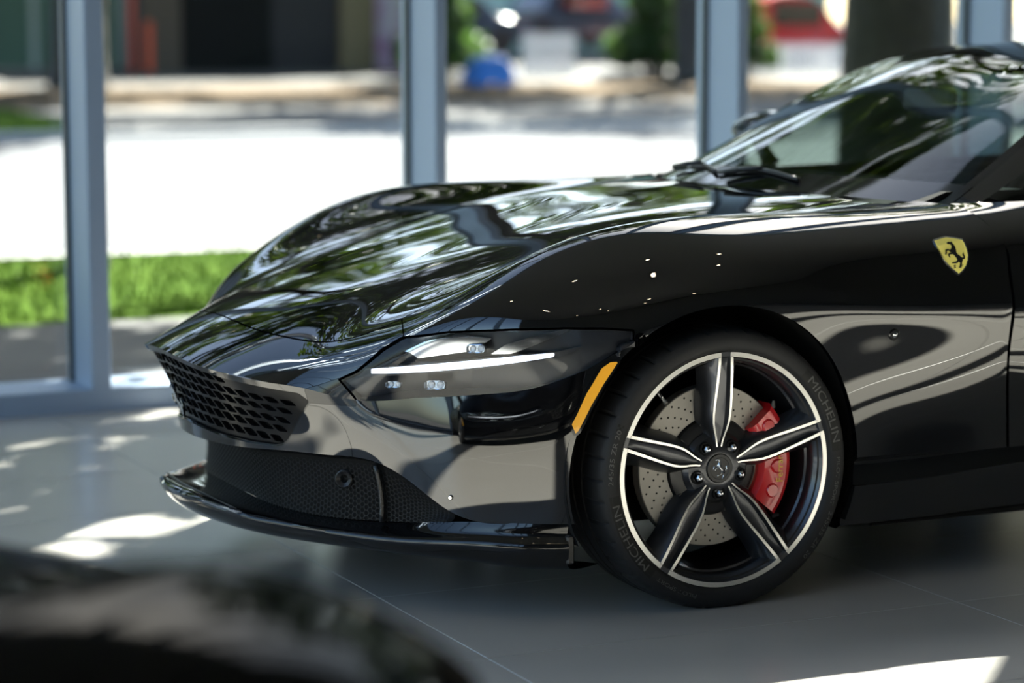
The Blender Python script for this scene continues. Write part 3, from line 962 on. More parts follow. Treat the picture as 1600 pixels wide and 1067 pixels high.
# round side lamp on the wing
def ring_on_side(x, z, r0, r1, d, n=20):
    V = []; F = []
    for i in range(n):
        a = 2 * PI * i / n
        V.append(side_pt(x + r0 * math.cos(a), z + r0 * math.sin(a), d)); V.append(side_pt(x + r1 * math.cos(a), z + r1 * math.sin(a), d * .2))
    for i in range(n):
        j = (i + 1) % n
        F.append((2 * i, 2 * j, 2 * j + 1, 2 * i + 1))
    F.append(tuple(range(0, 2 * n, 2)))
    return V, F
_TS = TV[(TV[:, 1] < -.5) & (TV[:, 0] > .3) & (TV[:, 0] < .7)]
lampring = MB().add(*ring_on_side(.455, .633, .0115, .015, .003)).build('side_lamp', 'gloss_black', near_fender, smooth=True, sharp=30)
MB().add(*ring_on_side(.457, .633, .002, .0095, .0065)).build('lamp_lens', 'lamp_silver', lampring, smooth=True)

# ---- headlights
def pick(poly, base, d, extra=None):
    V, F = clip(TV, TF_, lambda V: np.where((ah(V) > .5) & (V[:, 1] < 0), sdf_poly(side(V), poly), -1))
    if extra: V, F = clip(V, F, extra)
    N = vnormals(V, F)
    return V, F, N
NV, NF = T.mesh(260, 330, 0, .45, .68, 1)
sgnN = 1
def patch(poly, d, wide=False):
    V, F = clip(NV, NF, lambda V: np.where(ah(V) > .5, sdf_poly(side(V), poly), -1))
    N = vnormals(V, F)
    if (N * (V - np.array([0.3, 0, .4]))).sum(1).mean() < 0:
        N = -N
    return V + N * d, F
def both(name, V, F, material, parents, smooth=True, sharp=40):
    a = as_obj(name, V, F, material, parents[0], smooth, sharp)
    b = as_obj(name, *mirror(np.asarray(V), F), material, parents[1], smooth, sharp)
    return a, b
LENS_IN = LENS_TOP[:-1] + [(-.263,.681),(-.263,.30),(-.75,.30),(-.79,.49)]
Vh, Fh = clip(NV, NF, lambda V: f_lens(V) - .002)
Vh, Fh = clip(Vh, Fh, f_arch)
Nh = vnormals(Vh, Fh)
flip = -1 if (Nh * (Vh - np.array([0.3, 0, .4]))).sum(1).mean() < 0 else 1
# housing: the lens outline sunk inwards, with side walls
depth = .014 + .040 * np.clip(np.minimum((Vh[:, 0] + .83) / .10, (-.38 - Vh[:, 0]) / .22), 0, 1)
Vb = Vh - Nh * flip * depth[:, None]
m = MB().add(Vb, Fh)
E_ = boundary(Fh)
for a, b in E_:
    n = len(m.v)
    m.v += [tuple(Vh[a] - Nh[a] * flip * .002), tuple(Vh[b] - Nh[b] * flip * .002), tuple(Vb[b]), tuple(Vb[a])]
    m.f.append((n, n + 1, n + 2, n + 3))
heads = both('headlight', np.array(m.v), m.f, 'lamp_dark', (car, car))
both('headlight_lens', Vh, Fh, 'lens_glass', heads)
DRL_TOP = [(-.786,.582),(-.73,.5915),(-.673,.599),(-.62,.608),(-.569,.616),(-.50,.626),(-.429,.634),(-.40,.641),(-.378,.647)]
DRL_BOT = [(-.380,.644),(-.405,.628),(-.429,.6175),(-.46,.611),(-.49,.605),(-.55,.594),(-.611,.583),(-.67,.574),(-.73,.567),(-.77,.5625),(-.803,.559)]
V, F = patch(DRL_TOP + DRL_BOT, -.006)
both('light_bar', *with_lip(V, F, .02), 'lamp_dark', heads)
W_TOP = [(-.778,.5815),(-.73,.5885),(-.673,.5965),(-.62,.605),(-.569,.613),(-.50,.6235),(-.434,.6315)]
W_BOT = [(-.434,.622),(-.49,.610),(-.55,.5985),(-.611,.588),(-.67,.579),(-.73,.5725),(-.778,.569)]
V, F = patch(W_TOP + W_BOT, -.004)
both('daytime_light', *with_lip(V, F, .004), 'drl', heads)
# silver spear above the bar
V, F = patch([(-.56,.624),(-.531,.648),(-.48,.668),(-.414,.686),(-.398,.686),(-.44,.664),(-.49,.640),(-.52,.626)], -.010)
both('reflector_blade', *with_lip(V, F, .006), 'lamp_silver', heads)
V, F = patch([(-.70,.602),(-.60,.625),(-.56,.66),(-.60,.664),(-.69,.655),(-.73,.63)], -.030)
both('upper_reflector', *with_lip(V, F, .006), 'lamp_silver', heads)
def lamp_module(x, z, w, h, d, r):
    """clear projector block: bezel, bulging lens"""
    q = ((NV[:, 0] - x) ** 2 + (NV[:, 2] - z) ** 2 + np.where(ah(NV) > .5, 0, 9)).argmin()
    return NV[q]
def module(x, z, w, h, dep, nlens):
    c = Vector(lamp_module(x, z, 0, 0, 0, 0)) + Vector((.62, .35, -.12)).normalized() * dep
    ax = Vector((.66, -.74, .06)).normalized(); up = Vector((0, 0, 1)); nn = ax.cross(up).normalized()
    nn = -nn if nn.y > 0 else nn
    m = MB(); l = MB()
    def P(a, b, c_): return c + ax * a + up * b + nn * c_
    k = 14
    out = [(w * math.copysign(abs(math.cos(t)) ** .5, math.cos(t)), h * math.copysign(abs(math.sin(t)) ** .5, math.sin(t))) for t in [2 * PI * i / k for i in range(k)]]
    V = [P(a, b, 0) for a, b in out] + [P(a * .9, b * .88, .006) for a, b in out] + [P(a * .8, b * .75, -.004) for a, b in out]
    F = [(i, (i + 1) % k, (i + 1) % k + k, i + k) for i in range(k)] + [(i + k, (i + 1) % k + k, (i + 1) % k + 2 * k, i + 2 * k) for i in range(k)] + [tuple(range(2 * k, 3 * k))]
    m.add(V, F)
    for q in range(nlens):
        o = (q - (nlens - 1) / 2) * 1.5 * w / nlens
        rr = min(w / nlens * .72, h * .72)
        V = []; F = []
        for i in range(5):
            t = PI / 2 * i / 4
            for j in range(12):
                g = 2 * PI * j / 12
                V.append(P(o + rr * math.cos(t) * math.cos(g), rr * math.cos(t) * math.sin(g), -.003 + rr * .7 * math.sin(t)))
        for i in range(4):
            for j in range(12):
                F.append((i * 12 + j, i * 12 + (j + 1) % 12, i * 12 + 12 + (j + 1) % 12, i * 12 + 12 + j))
        l.add(V, F)
    return m, l
mat('clear_block', (0.75, 0.78, 0.82), rough=0.05, trans=0.55, ior=1.5)
for (x, z, w, h, dep, nl) in [(-.748,.549,.022,.009,.028,2), (-.672,.551,.030,.0125,.03,2), (-.598,.640,.026,.011,.026,2)]:
    m, l = module(x, z, w, h, dep, nl)
    mods = both('lamp_module', np.array(m.v), m.f, 'lamp_silver', heads, True, 30)
    for hd in range(2):
        V = np.array(l.v) * ([1, 1, 1] if hd == 0 else [1, -1, 1])
        as_obj('projector_lens', V, l.f, 'clear_block', heads[hd])
# amber reflector on the bumper, at the edge of the wheel arch
AMB = [(-.300,.611),(-.318,.610),(-.338,.597),(-.372,.538),(-.393,.488),(-.4025,.468),(-.395,.447),(-.39,.452),(-.362,.512),(-.335,.560)]
FNV, FNF = FA.mesh(110, 150, 0, 1, .84, 1)
V, F = clip(FNV, FNF, lambda V: sdf_poly(side(V), AMB))
N = vnormals(V, F); N *= -1 if (N[:, 1].mean() > 0) else 1
both('amber_reflector', *with_lip(V + N * .004, F, .006), 'amber', (car, car))
V, F = clip(FNV, FNF, lambda V: np.minimum(sdf_poly(side(V), AMB) + .006, -sdf_poly(side(V), AMB)))
N = vnormals(V, F); N *= -1 if (N[:, 1].mean() > 0) else 1
both('reflector_bezel', V + N * .0015, F, 'gloss_black', (car, car))

# ---- splitter and lower intake
SP = [
 (0,   [(-.915,.212),(-1.0,.216),(-1.055,.225),(-1.083,.222),(-1.080,.203),(-1.015,.150),(-.86,.130)]),
 (.15, [(-.912,.211),(-.985,.214),(-1.036,.221),(-1.062,.216),(-1.057,.196),(-.990,.146),(-.84,.130)]),
 (.30, [(-.885,.206),(-.940,.203),(-.975,.204),(-.998,.198),(-.990,.178),(-.915,.137),(-.78,.130)]),
 (.42, [(-.828,.202),(-.868,.195),(-.893,.193),(-.912,.186),(-.903,.166),(-.825,.131),(-.70,.130)]),
 (.54, [(-.752,.205),(-.785,.192),(-.807,.187),(-.822,.178),(-.812,.157),(-.735,.128),(-.62,.130)]),
 (.64, [(-.684,.212),(-.707,.196),(-.724,.189),(-.736,.179),(-.728,.155),(-.668,.128),(-.55,.130)]),
 (.735,[(-.618,.224),(-.628,.205),(-.636,.195),(-.644,.184),(-.637,.158),(-.600,.130),(-.48,.130)]),
 (.80, [(-.553,.229),(-.560,.212),(-.566,.199),(-.572,.186),(-.567,.158),(-.548,.131),(-.42,.130)]),
 (.865,[(-.474,.231),(-.480,.214),(-.485,.200),(-.490,.187),(-.488,.158),(-.476,.130),(-.35,.130)]),
 (.905,[(-.400,.233),(-.402,.215),(-.404,.201),(-.406,.188),(-.405,.158),(-.400,.129),(-.32,.130)]),
]
SPS = Surf([[(x, h + (.012 if k in (3, 4) and h > .6 else 0), z) for k, (x, z) in enumerate(c)] for h, c in SP], ns=40)
V, F = SPS.mesh(44, 240)
as_obj('splitter', V, F, 'gloss_black', car)
# seam line on the splitter's top
pts = []
for v in np.linspace(.5 - .13, .5 + .13, 30):
    p = SPS.grid([.29], [v])[0, 0]
    pts.append(p + np.array([-.001, 0, .0015]))
MB().tube(pts, .0016, 6).build('splitter_seam', 'satin_black', car, smooth=True)
for sgn in (-1, 1):
    m = MB(); m.box((-.408, -.010, .136), (-.388, .012, .205), .004)
    m.build('splitter_end', 'satin_black', car, loc=(0, sgn * .905, 0))
IN_COLS = []
LEDGE = []
for col, (ih, it, ib) in zip([F_COLS[i] for i in (0, 1, 2, 3, 4, 5, 6, 7)],
        [(0, (-.925, .338), (-.914, .212)), (.15, (-.92, .338), (-.911, .211)), (.275, (-.895, .34), (-.893, .206)), (.385, (-.845, .345), (-.848, .202)),
         (.475, (-.80, .347), (-.797, .202)), (.585, (-.735, .345), (-.722, .208)), (.66, (-.672, .30), (-.668, .214)), (.728, (-.612, .245), (-.622, .224))]):
    IN_COLS.append([(it[0], ih, it[1]), ((it[0] + ib[0]) / 2 + .006, ih + .004, (it[1] + ib[1]) / 2), (ib[0], ih + .006, ib[1])])
    L = col[-1]
    LEDGE.append([L, ((L[0] + it[0]) / 2, (L[1] + ih) / 2, (L[2] + it[1]) / 2 - .003), (it[0], ih, it[1])])
INS = Surf(IN_COLS, ns=12)
intake = as_obj('lower_intake', *INS.mesh(14, 160), 'matte_black', car)
as_obj('intake_ledge', *Surf(LEDGE, ns=10).mesh(10, 200), 'gloss_black', car)
# honeycomb in front of the intake: one net of hexagonal wires
def hexnet(S, v0, v1, nh, u0=.06, u1=.97, d=.006, wire=.16):
    L = S.k[-1] * (v1 - v0); Hh = .14 * (u1 - u0)
    a = L / nh / 1.5
    rows = int(Hh / (a * math.sqrt(3))) + 1
    pts2 = []; F = []
    for c in range(nh):
        for r in range(rows):
            cx = (c + .5) * 1.5 * a; cy = (r + .5 + (.5 if c % 2 else 0)) * math.sqrt(3) * a
            o = len(pts2)
            for rad in (1.0, 1 - wire):
                for k in range(6):
                    t = k * PI / 3
                    pts2.append((v0 + (cx + a * rad * math.cos(t)) / S.k[-1], u0 + (cy + a * rad * math.sin(t)) / .14))
            for k in range(6):
                l = (k + 1) % 6
                F.append((o + k, o + l, o + 6 + l, o + 6 + k))
    P2 = np.array(pts2); P2[:, 1] = np.clip(P2[:, 1], 0, 1)
    # sample surface by bilinear lookup
    GU, GVn = 40, 400
    G = S.grid(np.linspace(0, 1, GU), np.linspace(0, 1, GVn))
    fu = np.clip(P2[:, 1], 0, 1) * (GU - 1); fv = np.clip(P2[:, 0], 0, 1) * (GVn - 1)
    i = np.minimum(fu.astype(int), GU - 2); j = np.minimum(fv.astype(int), GVn - 2)
    a_ = (fu - i)[:, None]; b_ = (fv - j)[:, None]
    V = G[i, j] * (1 - a_) * (1 - b_) + G[i + 1, j] * a_ * (1 - b_) + G[i, j + 1] * (1 - a_) * b_ + G[i + 1, j + 1] * a_ * b_
    V = V + np.array([-d, 0, 0])
    return V, F
V, F = hexnet(INS, .0, 1.0, 150)
tag(as_obj('honeycomb_mesh', V, F, 'mesh_black', intake, smooth=False, sharp=None), kind='stuff')
# parking sensor ring, divider rib
def in_pt(v, u, d): 
    p = INS.grid([u], [v])[0, 0]
    return p + np.array([-d, 0, 0])
for s in (.5 + .317, .5 - .317):
    c = in_pt(s, .33, .012)
    MB().lathe_y([(.010, 0), (.019, -.006), (.022, -.004), (.022, .006)], 24).build('parking_sensor', 'satin_black', intake, smooth=True, sharp=35, loc=c, rot=(0, 0, math.radians(-42 if s > .5 else -138)))
    m = MB(); v2 = .5 + (.384 if s > .5 else -.384)
    m.tube([in_pt(v2, t, .016) for t in np.linspace(0, 1, 8)], .007, 8)
    m.build('intake_rib', 'satin_black', intake, smooth=True)
# small trims below the bumper's corner
for sgn in (-1, 1):
    c = FTREE(sgn * .748, .285)[0]
    MB().lathe_y([(.001, -.006), (.004, -.006), (.006, -.003), (.006, .004)], 16).build('parking_sensor', 'chrome', bumper, smooth=True, sharp=30, loc=c, rot=(0, 0, math.radians(-40 if sgn < 0 else -140)))

# ---- sills, underside, wheel housings
SILL = []
for x, dz in ((.345, 0), (.6, .005), (.83, .020), (1.3, .022), (2.0, .02), (2.33, .01)):
    SILL.append([(x, .944, .334), (x, .926, .322 + dz * .3), (x, .928, .29 + dz * .6), (x, .934, .266 + dz), (x, .914, .258 + dz), (x, .905, .20 + dz * .5), (x, .898, .160 + dz * .4), (x, .880, .150 + dz * .4), (x, .7, .145)])
for sgn in (-1, 1):
    S = Surf([[q[k] for q in SILL] for k in range(9)], ns=24, mirror=False)
    # piecewise rows keep their creases: build from the raw sections
    rows = np.array([curve([q[k] for q in SILL], 40) for k in range(9)])
    V, F = grid_mesh(rows * [1, -1, 1])
    V, F = clip(V, F, f_arch)
    if sgn > 0: V, F = mirror(V, F)
    as_obj('sill', V, F, 'paint', car, True, 28)
m = MB(); m.box((-.62, -.52, .135), (3.3, .52, .20)); m.box((.45, -.88, .147), (2.2, .88, .19)); m.box((-.55, -.5, .2), (.52, .5, .70)); m.box((.50, -.82, .2), (.62, .82, .86)); m.build('underbody', 'matte_black', car)
for wx in (0.0, 2.67):
    for sgn in (-1, 1):
        m = MB()
        m.lathe_y([(.398, 0), (.398, .36), (.05, .36)], 40, c=(wx + ARCH[0], 0, ARCH[1]), a0=-.42, a1=PI + .42)
        V = np.array(m.v) * [1, -sgn, 1] + [0, sgn * .925, 0]
        as_obj('wheel_housing', V, m.f, 'matte_black', car)

# ---- doors and rear quarters
def zz(z0, *rest): return rest
D_COLS = [
 [(.72,.77,.930),(.9,.812,.933),(1.3,.845,.940),(1.8,.858,.950),(2.3,.868,.957),(2.8,.86,.945),(3.2,.80,.915),(3.5,.72,.885)],
 [(.76,.835,.912),(1.0,.862,.916),(1.3,.885,.921),(1.8,.895,.928),(2.3,.912,.935),(2.75,.91,.925),(3.2,.85,.892),(3.52,.76,.862)],
 [(.78,.89,.878),(1.0,.908,.880),(1.3,.925,.882),(1.8,.930,.886),(2.3,.952,.892),(2.75,.955,.882),(3.2,.89,.85),(3.54,.78,.82)],
 [(.80,.925,.832),(1.0,.937,.832),(1.3,.946,.832),(1.8,.946,.832),(2.3,.967,.832),(2.75,.975,.815),(3.2,.91,.785),(3.55,.79,.77)],
 [(.80,.942,.765),(1.0,.948,.763),(1.3,.953,.76),(1.8,.950,.757),(2.3,.976,.757),(2.75,.985,.745),(3.2,.92,.715),(3.56,.80,.70)],
 [(.80,.960,.69),(1.0,.959,.688),(1.3,.955,.685),(1.8,.950,.68),(2.3,.978,.675),(2.75,.987,.665),(3.2,.93,.64),(3.56,.81,.63)],
 [(.80,.947,.59),(1.0,.946,.582),(1.3,.945,.572),(1.8,.940,.565),(2.3,.970,.56),(2.75,.98,.555),(3.2,.93,.54),(3.56,.81,.53)],
 [(.80,.945,.43),(1.0,.941,.428),(1.3,.935,.424),(1.8,.930,.42),(2.3,.956,.42),(2.75,.97,.42),(3.2,.92,.41),(3.54,.80,.40)],
 [(.80,.950,.33),(1.0,.948,.33),(1.3,.945,.33),(1.8,.940,.33),(2.3,.950,.33),(2.75,.95,.33),(3.2,.90,.32),(3.5,.78,.31)],
]
DS = Surf(D_COLS, ns=50, mirror=False)
DVv, DFf = DS.mesh(150, 70)
f_rarch = lambda V: np.hypot(V[:, 0] - 2.67, V[:, 2] - .352) - .39
for sgn in (-1, 1):
    f_end = lambda V: V[:, 0] - (.72 + .0035 + .085 * np.clip((.935 - V[:, 2]) / .12, 0, 1) ** .6)
    V, F = clip(DVv, DFf, lambda V: 1.93 - V[:, 0] - .03 * V[:, 2])
    V, F = clip(V, F, f_end)
    V2, F2 = clip(DVv, DFf, lambda V: V[:, 0] + .03 * V[:, 2] - 1.934)
    V2, F2 = clip(V2, F2, f_rarch)
    if sgn > 0: (V, F), (V2, F2) = mirror(V, F), mirror(V2, F2)
    door = as_obj('car_door', *with_lip(V, F, .02), 'paint', car)
    as_obj('rear_quarter', *with_lip(V2, F2, .02), 'paint', car)
TAIL = []
for c in D_COLS:
    x, h, z = c[-1]
    TAIL.append([(x, h, z), (x + .07, h * .8, z), (x + .10, h * .4, z), (x + .105, 0, z)])
V, F = Surf(TAIL, ns=20, mirror=False).mesh(24, 40)
V2, F2 = mirror(V, F)
m = MB().add(V, F).add(V2, F2)
link('rear_bumper', make_mesh('rear_bumper', m.v, m.f, 'paint', True, 40), car)

# ---- greenhouse
G_COLS = [
 [(.47,0,.945),(.62,0,1.012),(.9,0,1.150),(1.15,0,1.262),(1.4,0,1.322),(1.7,0,1.342),(2.1,0,1.318),(2.6,0,1.205),(3.1,0,1.035),(3.5,0,.93)],
 [(.545,.40,.941),(.69,.385,1.006),(.95,.365,1.130),(1.2,.35,1.238),(1.45,.345,1.304),(1.75,.345,1.324),(2.1,.345,1.303),(2.6,.36,1.195),(3.1,.40,1.025),(3.5,.42,.92)],
 [(.765,.735,.922),(.93,.705,1.012),(1.17,.650,1.148),(1.34,.60,1.225),(1.56,.57,1.275),(1.8,.56,1.293),(2.1,.56,1.277),(2.6,.57,1.175),(3.1,.63,1.005),(3.47,.68,.90)],
 [(.81,.790,.922),(1.0,.816,.935),(1.3,.842,.941),(1.6,.852,.947),(1.8,.857,.950),(2.2,.862,.955),(2.7,.862,.947),(3.1,.815,.922),(3.45,.74,.89)],
]
GS = Surf(G_COLS, ns=60)
kk = GS.k / GS.k[-1]           # far belt, far pillar, .., near pillar, near belt
vN = kk[5]; vB = kk[6]
def gpart(name, material, u0, u1, v0, v1, nu, nv, parent=car, off=0.0):
    V, F = GS.mesh(nu, nv, u0, u1, v0, v1)
    if off: V = offset(V, F, off)
    return as_obj(name, V, F, material, parent)
UH = .268
wsv = (vB - vN)
gl = gpart('windshield', 'auto_glass', .012, UH, 1 - vN + .012, vN - .012, 60, 120)
gpart('windshield_frame', 'gloss_black', UH, UH + .012, 1 - vN, vN, 3, 80, gl)
gpart('windshield_seal', 'gloss_black', .0, .034, 1 - vN, vN, 5, 100, gl, .0015)
for a, b in ((vN - .012, vN + .002), (1 - vN - .002, 1 - vN + .012)):
    gpart('windshield_seal', 'gloss_black', .0, UH, a, b, 50, 4, gl)
gpart('roof', 'paint', UH + .012, .60, 1 - vN, vN, 50, 100)
gpart('rear_window', 'side_glass', .60, .86, 1 - vN + .02, vN - .02, 30, 60)
gpart('boot_lid', 'paint', .86, 1.0, 1 - vN, vN, 16, 60)
for sg in (-1, 1):
    def vv(t):            # t 0 at pillar line, 1 at belt
        v = vN + wsv * t
        return v if sg < 0 else 1 - v
    def strip(name, material, u0, u1, t0, t1, nu, nv):
        a, b = sorted((vv(t0), vv(t1)))
        return gpart(name, material, u0, u1, a, b, nu, nv)
    strip('roof_rail', 'paint', .0, .60, .005, .27, 70, 10)
    strip('side_window', 'side_glass', .02, .60, .27, 1.0, 50, 20)
    strip('rear_pillar', 'paint', .60, 1.0, -.1, 1.0, 30, 24)
# wiper tray and wipers
V, F = clip(*T.mesh(120, 200, .6, 1, .2, .8), lambda V: V[:, 0] - (.44 + .30 * np.clip(ah(V) - .1, 0, 1) ** 1.3))
V, F = clip(V, F, lambda V: .735 - ah(V))
as_obj('wiper_tray', offset(V, F, -.012 if vnormals(V, F)[:, 2].mean() > 0 else .012), F, 'satin_black', car)
for y0, y1 in ((.62, .05), (.02, -.55)):
    pts = []
    for t in np.linspace(0, 1, 12):
        y = y0 + (y1 - y0) * t
        v = .5 - y * .31
        p = GS.grid([.02 + .012 * math.sin(t * PI)], [v])[0, 0]
        pts.append(p + np.array([-.010, 0, .005]))
    m = MB(); m.tube(pts, .006, 8)
    m.tube([pts[2] + np.array([-.035, 0, -.004]), pts[4] + np.array([-.018, 0, .002]), pts[6] + np.array([-.004, 0, .006])], [.008, .007, .005], 8)
    m.build('wiper', 'satin_black', car, smooth=True)
# side mirrors
for sg in (-1, 1):
    V = []; F = []
    n, k = 14, 20
    for i in range(n + 1):
        t = PI * i / n
        for j in range(k):
            g = 2 * PI * j / k
            rx = .125 * (1 if math.cos(g) < 0 else .42); 
            V.append((1.25 + rx * math.sin(t) ** .8 * math.cos(g), .955 - .115 * math.cos(t), 1.060 + .052 * math.sin(t) ** .7 * math.sin(g) + .012 * math.cos(g)))
    for i in range(n):
        for j in range(k):
            F.append((i * k + j, i * k + (j + 1) % k, i * k + k + (j + 1) % k, i * k + k + j))
    V = np.array(V) * [1, sg, 1]
    mir = as_obj('side_mirror', V, F, 'paint', car)
    m = MB(); m.tube([(1.19, sg * .85, .945), (1.19, sg * .89, .985), (1.19, sg * .93, 1.02)], [.03, .022, .028], 10)
    m.build('mirror_arm', 'gloss_black', mir, smooth=True)

# ---- cabin
m = MB()
sec = [(.62,.90),(.78,.955),(1.02,.955),(1.12,.93),(1.14,.86),(1.10,.74),(1.05,.55),(.62,.55)]
m.prism(sec, -.70, .70)
m.box((1.0, -.12, .45), (2.1, .12, .70), .03)
m.build('dashboard', 'dash', car)
m = MB()
for i in range(32):
    pass
cx, cy, cz = 1.33, -.37, .84
ring = [(cx + .185 * math.sin(t) * .35, cy + .185 * math.cos(t), cz + .185 * math.sin(t) * .93) for t in np.linspace(0, 2 * PI, 33)]
m.tube(ring, .016, 8, cap=False)
m.tube([(1.12, cy, .78), (1.32, cy, .84)], .035, 10)
m.tube([(1.33, cy - .17, .84), (1.33, cy + .17, .84)], .016, 8)
m.build('steering_wheel', 'seat_leather', car, smooth=True)
for sg in (-1, 1):
    m = MB()
    prof = [(1.45,.42),(1.95,.40),(2.05,.50),(2.22,1.0),(2.26,1.12),(2.20,1.14),(2.13,1.02),(1.97,.60),(1.90,.55),(1.45,.56),(1.40,.50)]
    V = []; F = []
    P = smooth_poly(prof, 60)
    ys = [(-.25, .90), (-.235, .97), (-.16, 1.0), (0, .985), (.16, 1.0), (.235, .97), (.25, .90)]
    ctr = P.mean(0)
    for y, s in ys:
        for a, b in P:
            taper = 1 - .35 * max(0, b - .75) / .4
            V.append((ctr[0] + (a - ctr[0]) * s, sg * .37 + y * taper, ctr[1] + (b - ctr[1]) * s))
    n = len(P)
    for r in range(len(ys) - 1):
        for i in range(n):
            F.append((r * n + i, r * n + (i + 1) % n, (r + 1) * n + (i + 1) % n, (r + 1) * n + i))
    F += [tuple(range(n - 1, -1, -1)), tuple(range((len(ys) - 1) * n, len(ys) * n))]
    m.add(V, F)
    m.build('car_seat', 'seat_leather', car, smooth=True, sharp=50)
m = MB(); m.box((1.195, -.125, 1.135), (1.225, .125, 1.20), .012); m.tube([(1.21, 0, 1.19), (1.22, 0, 1.265)], .012, 8)
m.build('rearview_mirror', 'satin_black', car)
m = MB(); m.box((.9, -.84, .34), (2.4, -.80, .90)); m.box((.9, .80, .34), (2.4, .84, .90)); m.box((2.36, -.78, .86), (2.9, .78, .92)); m.box((.62, -.80, .30), (2.5, .80, .36)); m.box((2.30, -.8, .3), (2.36, .8, .92)); m.build('cabin_floor', 'matte_black', car)
# ------------------------------------------------------------------ wheels (local: y = 0 at the outer lip, outwards is -y)
def text_mesh(txt, size=1.0, extrude=0.0):
    cu = bpy.data.curves.new('t', 'FONT')
    cu.body = txt; cu.size = size; cu.extrude = extrude; cu.align_x = 'CENTER'; cu.resolution_u = 3
    ob = bpy.data.objects.new('t', cu)
    COL.objects.link(ob)
    dg = bpy.context.evaluated_depsgraph_get()
    me = bpy.data.meshes.new_from_object(ob.evaluated_get(dg))
    V = np.array([v.co[:] for v in me.vertices]); F = [tuple(p.vertices) for p in me.polygons]
    bpy.data.objects.remove(ob); bpy.data.curves.remove(cu); bpy.data.meshes.remove(me)
    return V, F
TYRE = [(.262,.012),(.278,.008),(.2832,.003),(.2865,-.006),(.292,-.0105),(.300,-.0125),(.311,-.0125),(.320,-.010),(.328,-.004),(.3335,.004),(.3365,.013),(.3385,.026),(.3395,.045),
        (.340,.075),(.340,.078),(.333,.079),(.333,.085),(.340,.086),(.340,.125),(.333,.126),(.333,.133),(.340,.134),(.340,.165),(.333,.166),(.333,.172),(.340,.173),
        (.3385,.215),(.333,.235),(.315,.247),(.290,.245),(.262,.232)]
def tyre_y(r):
    P = TYRE[:10]
    return float(np.interp(r, [p[0] for p in P], [p[1] for p in P]))
def make_wheel(detail=True):
    parts = {}
    # tyre with shoulder sipes and a flat where it stands
    n = 360
    V = []; F = []; k = len(TYRE)
    for i in range(n):
        a = 2 * PI * i / n
        notch = (i % 9) in (0,)
        for q, (r, y) in enumerate(TYRE):
            rr = r - (.0045 if notch and 9 <= q <= 13 else 0)
            V.append([rr * math.cos(a), y, max(rr * math.sin(a), -.3309)])
    for i in range(n):
        j = (i + 1) % n
        for q in range(k - 1):
            F.append((i * k + q, j * k + q, j * k + q + 1, i * k + q + 1))
    parts['tyre'] = (V, F, 'rubber', 35)
    # barrel and dark ring behind the bright lip
    m = MB().lathe_y([(.2835,.004),(.2825,.0015),(.272,.0015),(.270,.004),(.2655,.013),(.258,.021),(.254,.030),(.2535,.046),(.249,.050),(.246,.10),(.246,.225),(.262,.232)], 120)
    rim = m
    # spokes
    rs = [.052,.065,.080,.095,.112,.130,.150,.170,.195,.220,.245,.262,.272]
    bb = [.0040,.0062,.0098,.0145,.0182,.0196,.0194,.0184,.0168,.0152,.0137,.0128,.0124]
    rt = np.interp(rs, [.05, .12, .27], [.0035, .0052, .0075])
    def yf(r): return .030 * (1 - min(max((r - .06) / .20, 0), 1)) ** 1.25
    bright = MB()
    for s in range(5):
        a = math.radians(90.3 + 72 * s)
        er = np.array([math.cos(a), 0, math.sin(a)]); et = np.array([-math.sin(a), 0, math.cos(a)]); ey = np.array([0, 1.0, 0])
        P = lambda r, w, y: er * r + et * w + ey * y
        rows = []
        for r, b, t in zip(rs, bb, rt):
            y = yf(r)
            fl = np.interp(r, [.05, .12, .20, .262, .272], [.016, .022, .024, .036, .046]); dp = np.interp(r, [.05, .15, .25, .272], [.030, .042, .040, .024])
            ch = np.interp(r, [.05, .12, .25, .272], [.004, .014, .016, .006])
            o = b + t
            rows.append([P(r, -(o + fl), y + dp + .012), P(r, -(o + fl * .9), y + dp), P(r, -(o + .006), y + .008), P(r, -o, y + .0012), P(r, -b, y + .0012), P(r, -b * .72, y + ch * .8), P(r, 0, y + ch),
                         P(r, b * .72, y + ch * .8), P(r, b, y + .0012), P(r, o, y + .0012), P(r, o + .006, y + .008), P(r, o + fl * .9, y + dp), P(r, o + fl, y + dp + .012)])
            
        V, F = grid_mesh(np.array(rows))
        rim.add(V, F)
        # machined edges
        for sg in (-1, 1):
            rr = [(P(r, sg * b, yf(r) - .0003), P(r, sg * (b + t), yf(r) - .0003), P(r, sg * (b + t), yf(r) + .0022), P(r, sg * b, yf(r) + .0022)) for r, b, t in zip(rs, bb, rt)]
            nn = len(rr)
            V = [p for q in rr for p in q]; F = []
            for i in range(nn - 1):
                for c in range(4):
                    d = (c + 1) % 4
                    F.append((i * 4 + c, i * 4 + d, i * 4 + 4 + d, i * 4 + 4 + c))
            F += [(0, 1, 2, 3), ((nn - 1) * 4 + 3, (nn - 1) * 4 + 2, (nn - 1) * 4 + 1, (nn - 1) * 4)]
            bright.add(V, F)
        # machined lip from this spoke to the next
        dl = .0124 / .278
        m2 = MB().lathe_y([(.2705, .0022), (.2705, -.0003), (.2818, -.0003), (.2830, .0022)], 40, a0=a + dl, a1=a + math.radians(72) - dl, close=True)
        bright.add(m2.v, m2.f)
    # hub
    rim.lathe_y([(.001, .034), (.030, .034), (.036, .030), (.050, .030), (.056, .033), (.078, .040), (.088, .052), (.088, .09)], 60)
    parts['rim'] = (rim.v, rim.f, 'wheel_dark', 32)
    parts['machined_edge'] = (bright.v, bright.f, 'machined', 30)
    m = MB().lathe_y([(.001, .0275), (.0255, .0275), (.0265, .0265), (.0335, .0265), (.0345, .029), (.0345, .034)], 40)
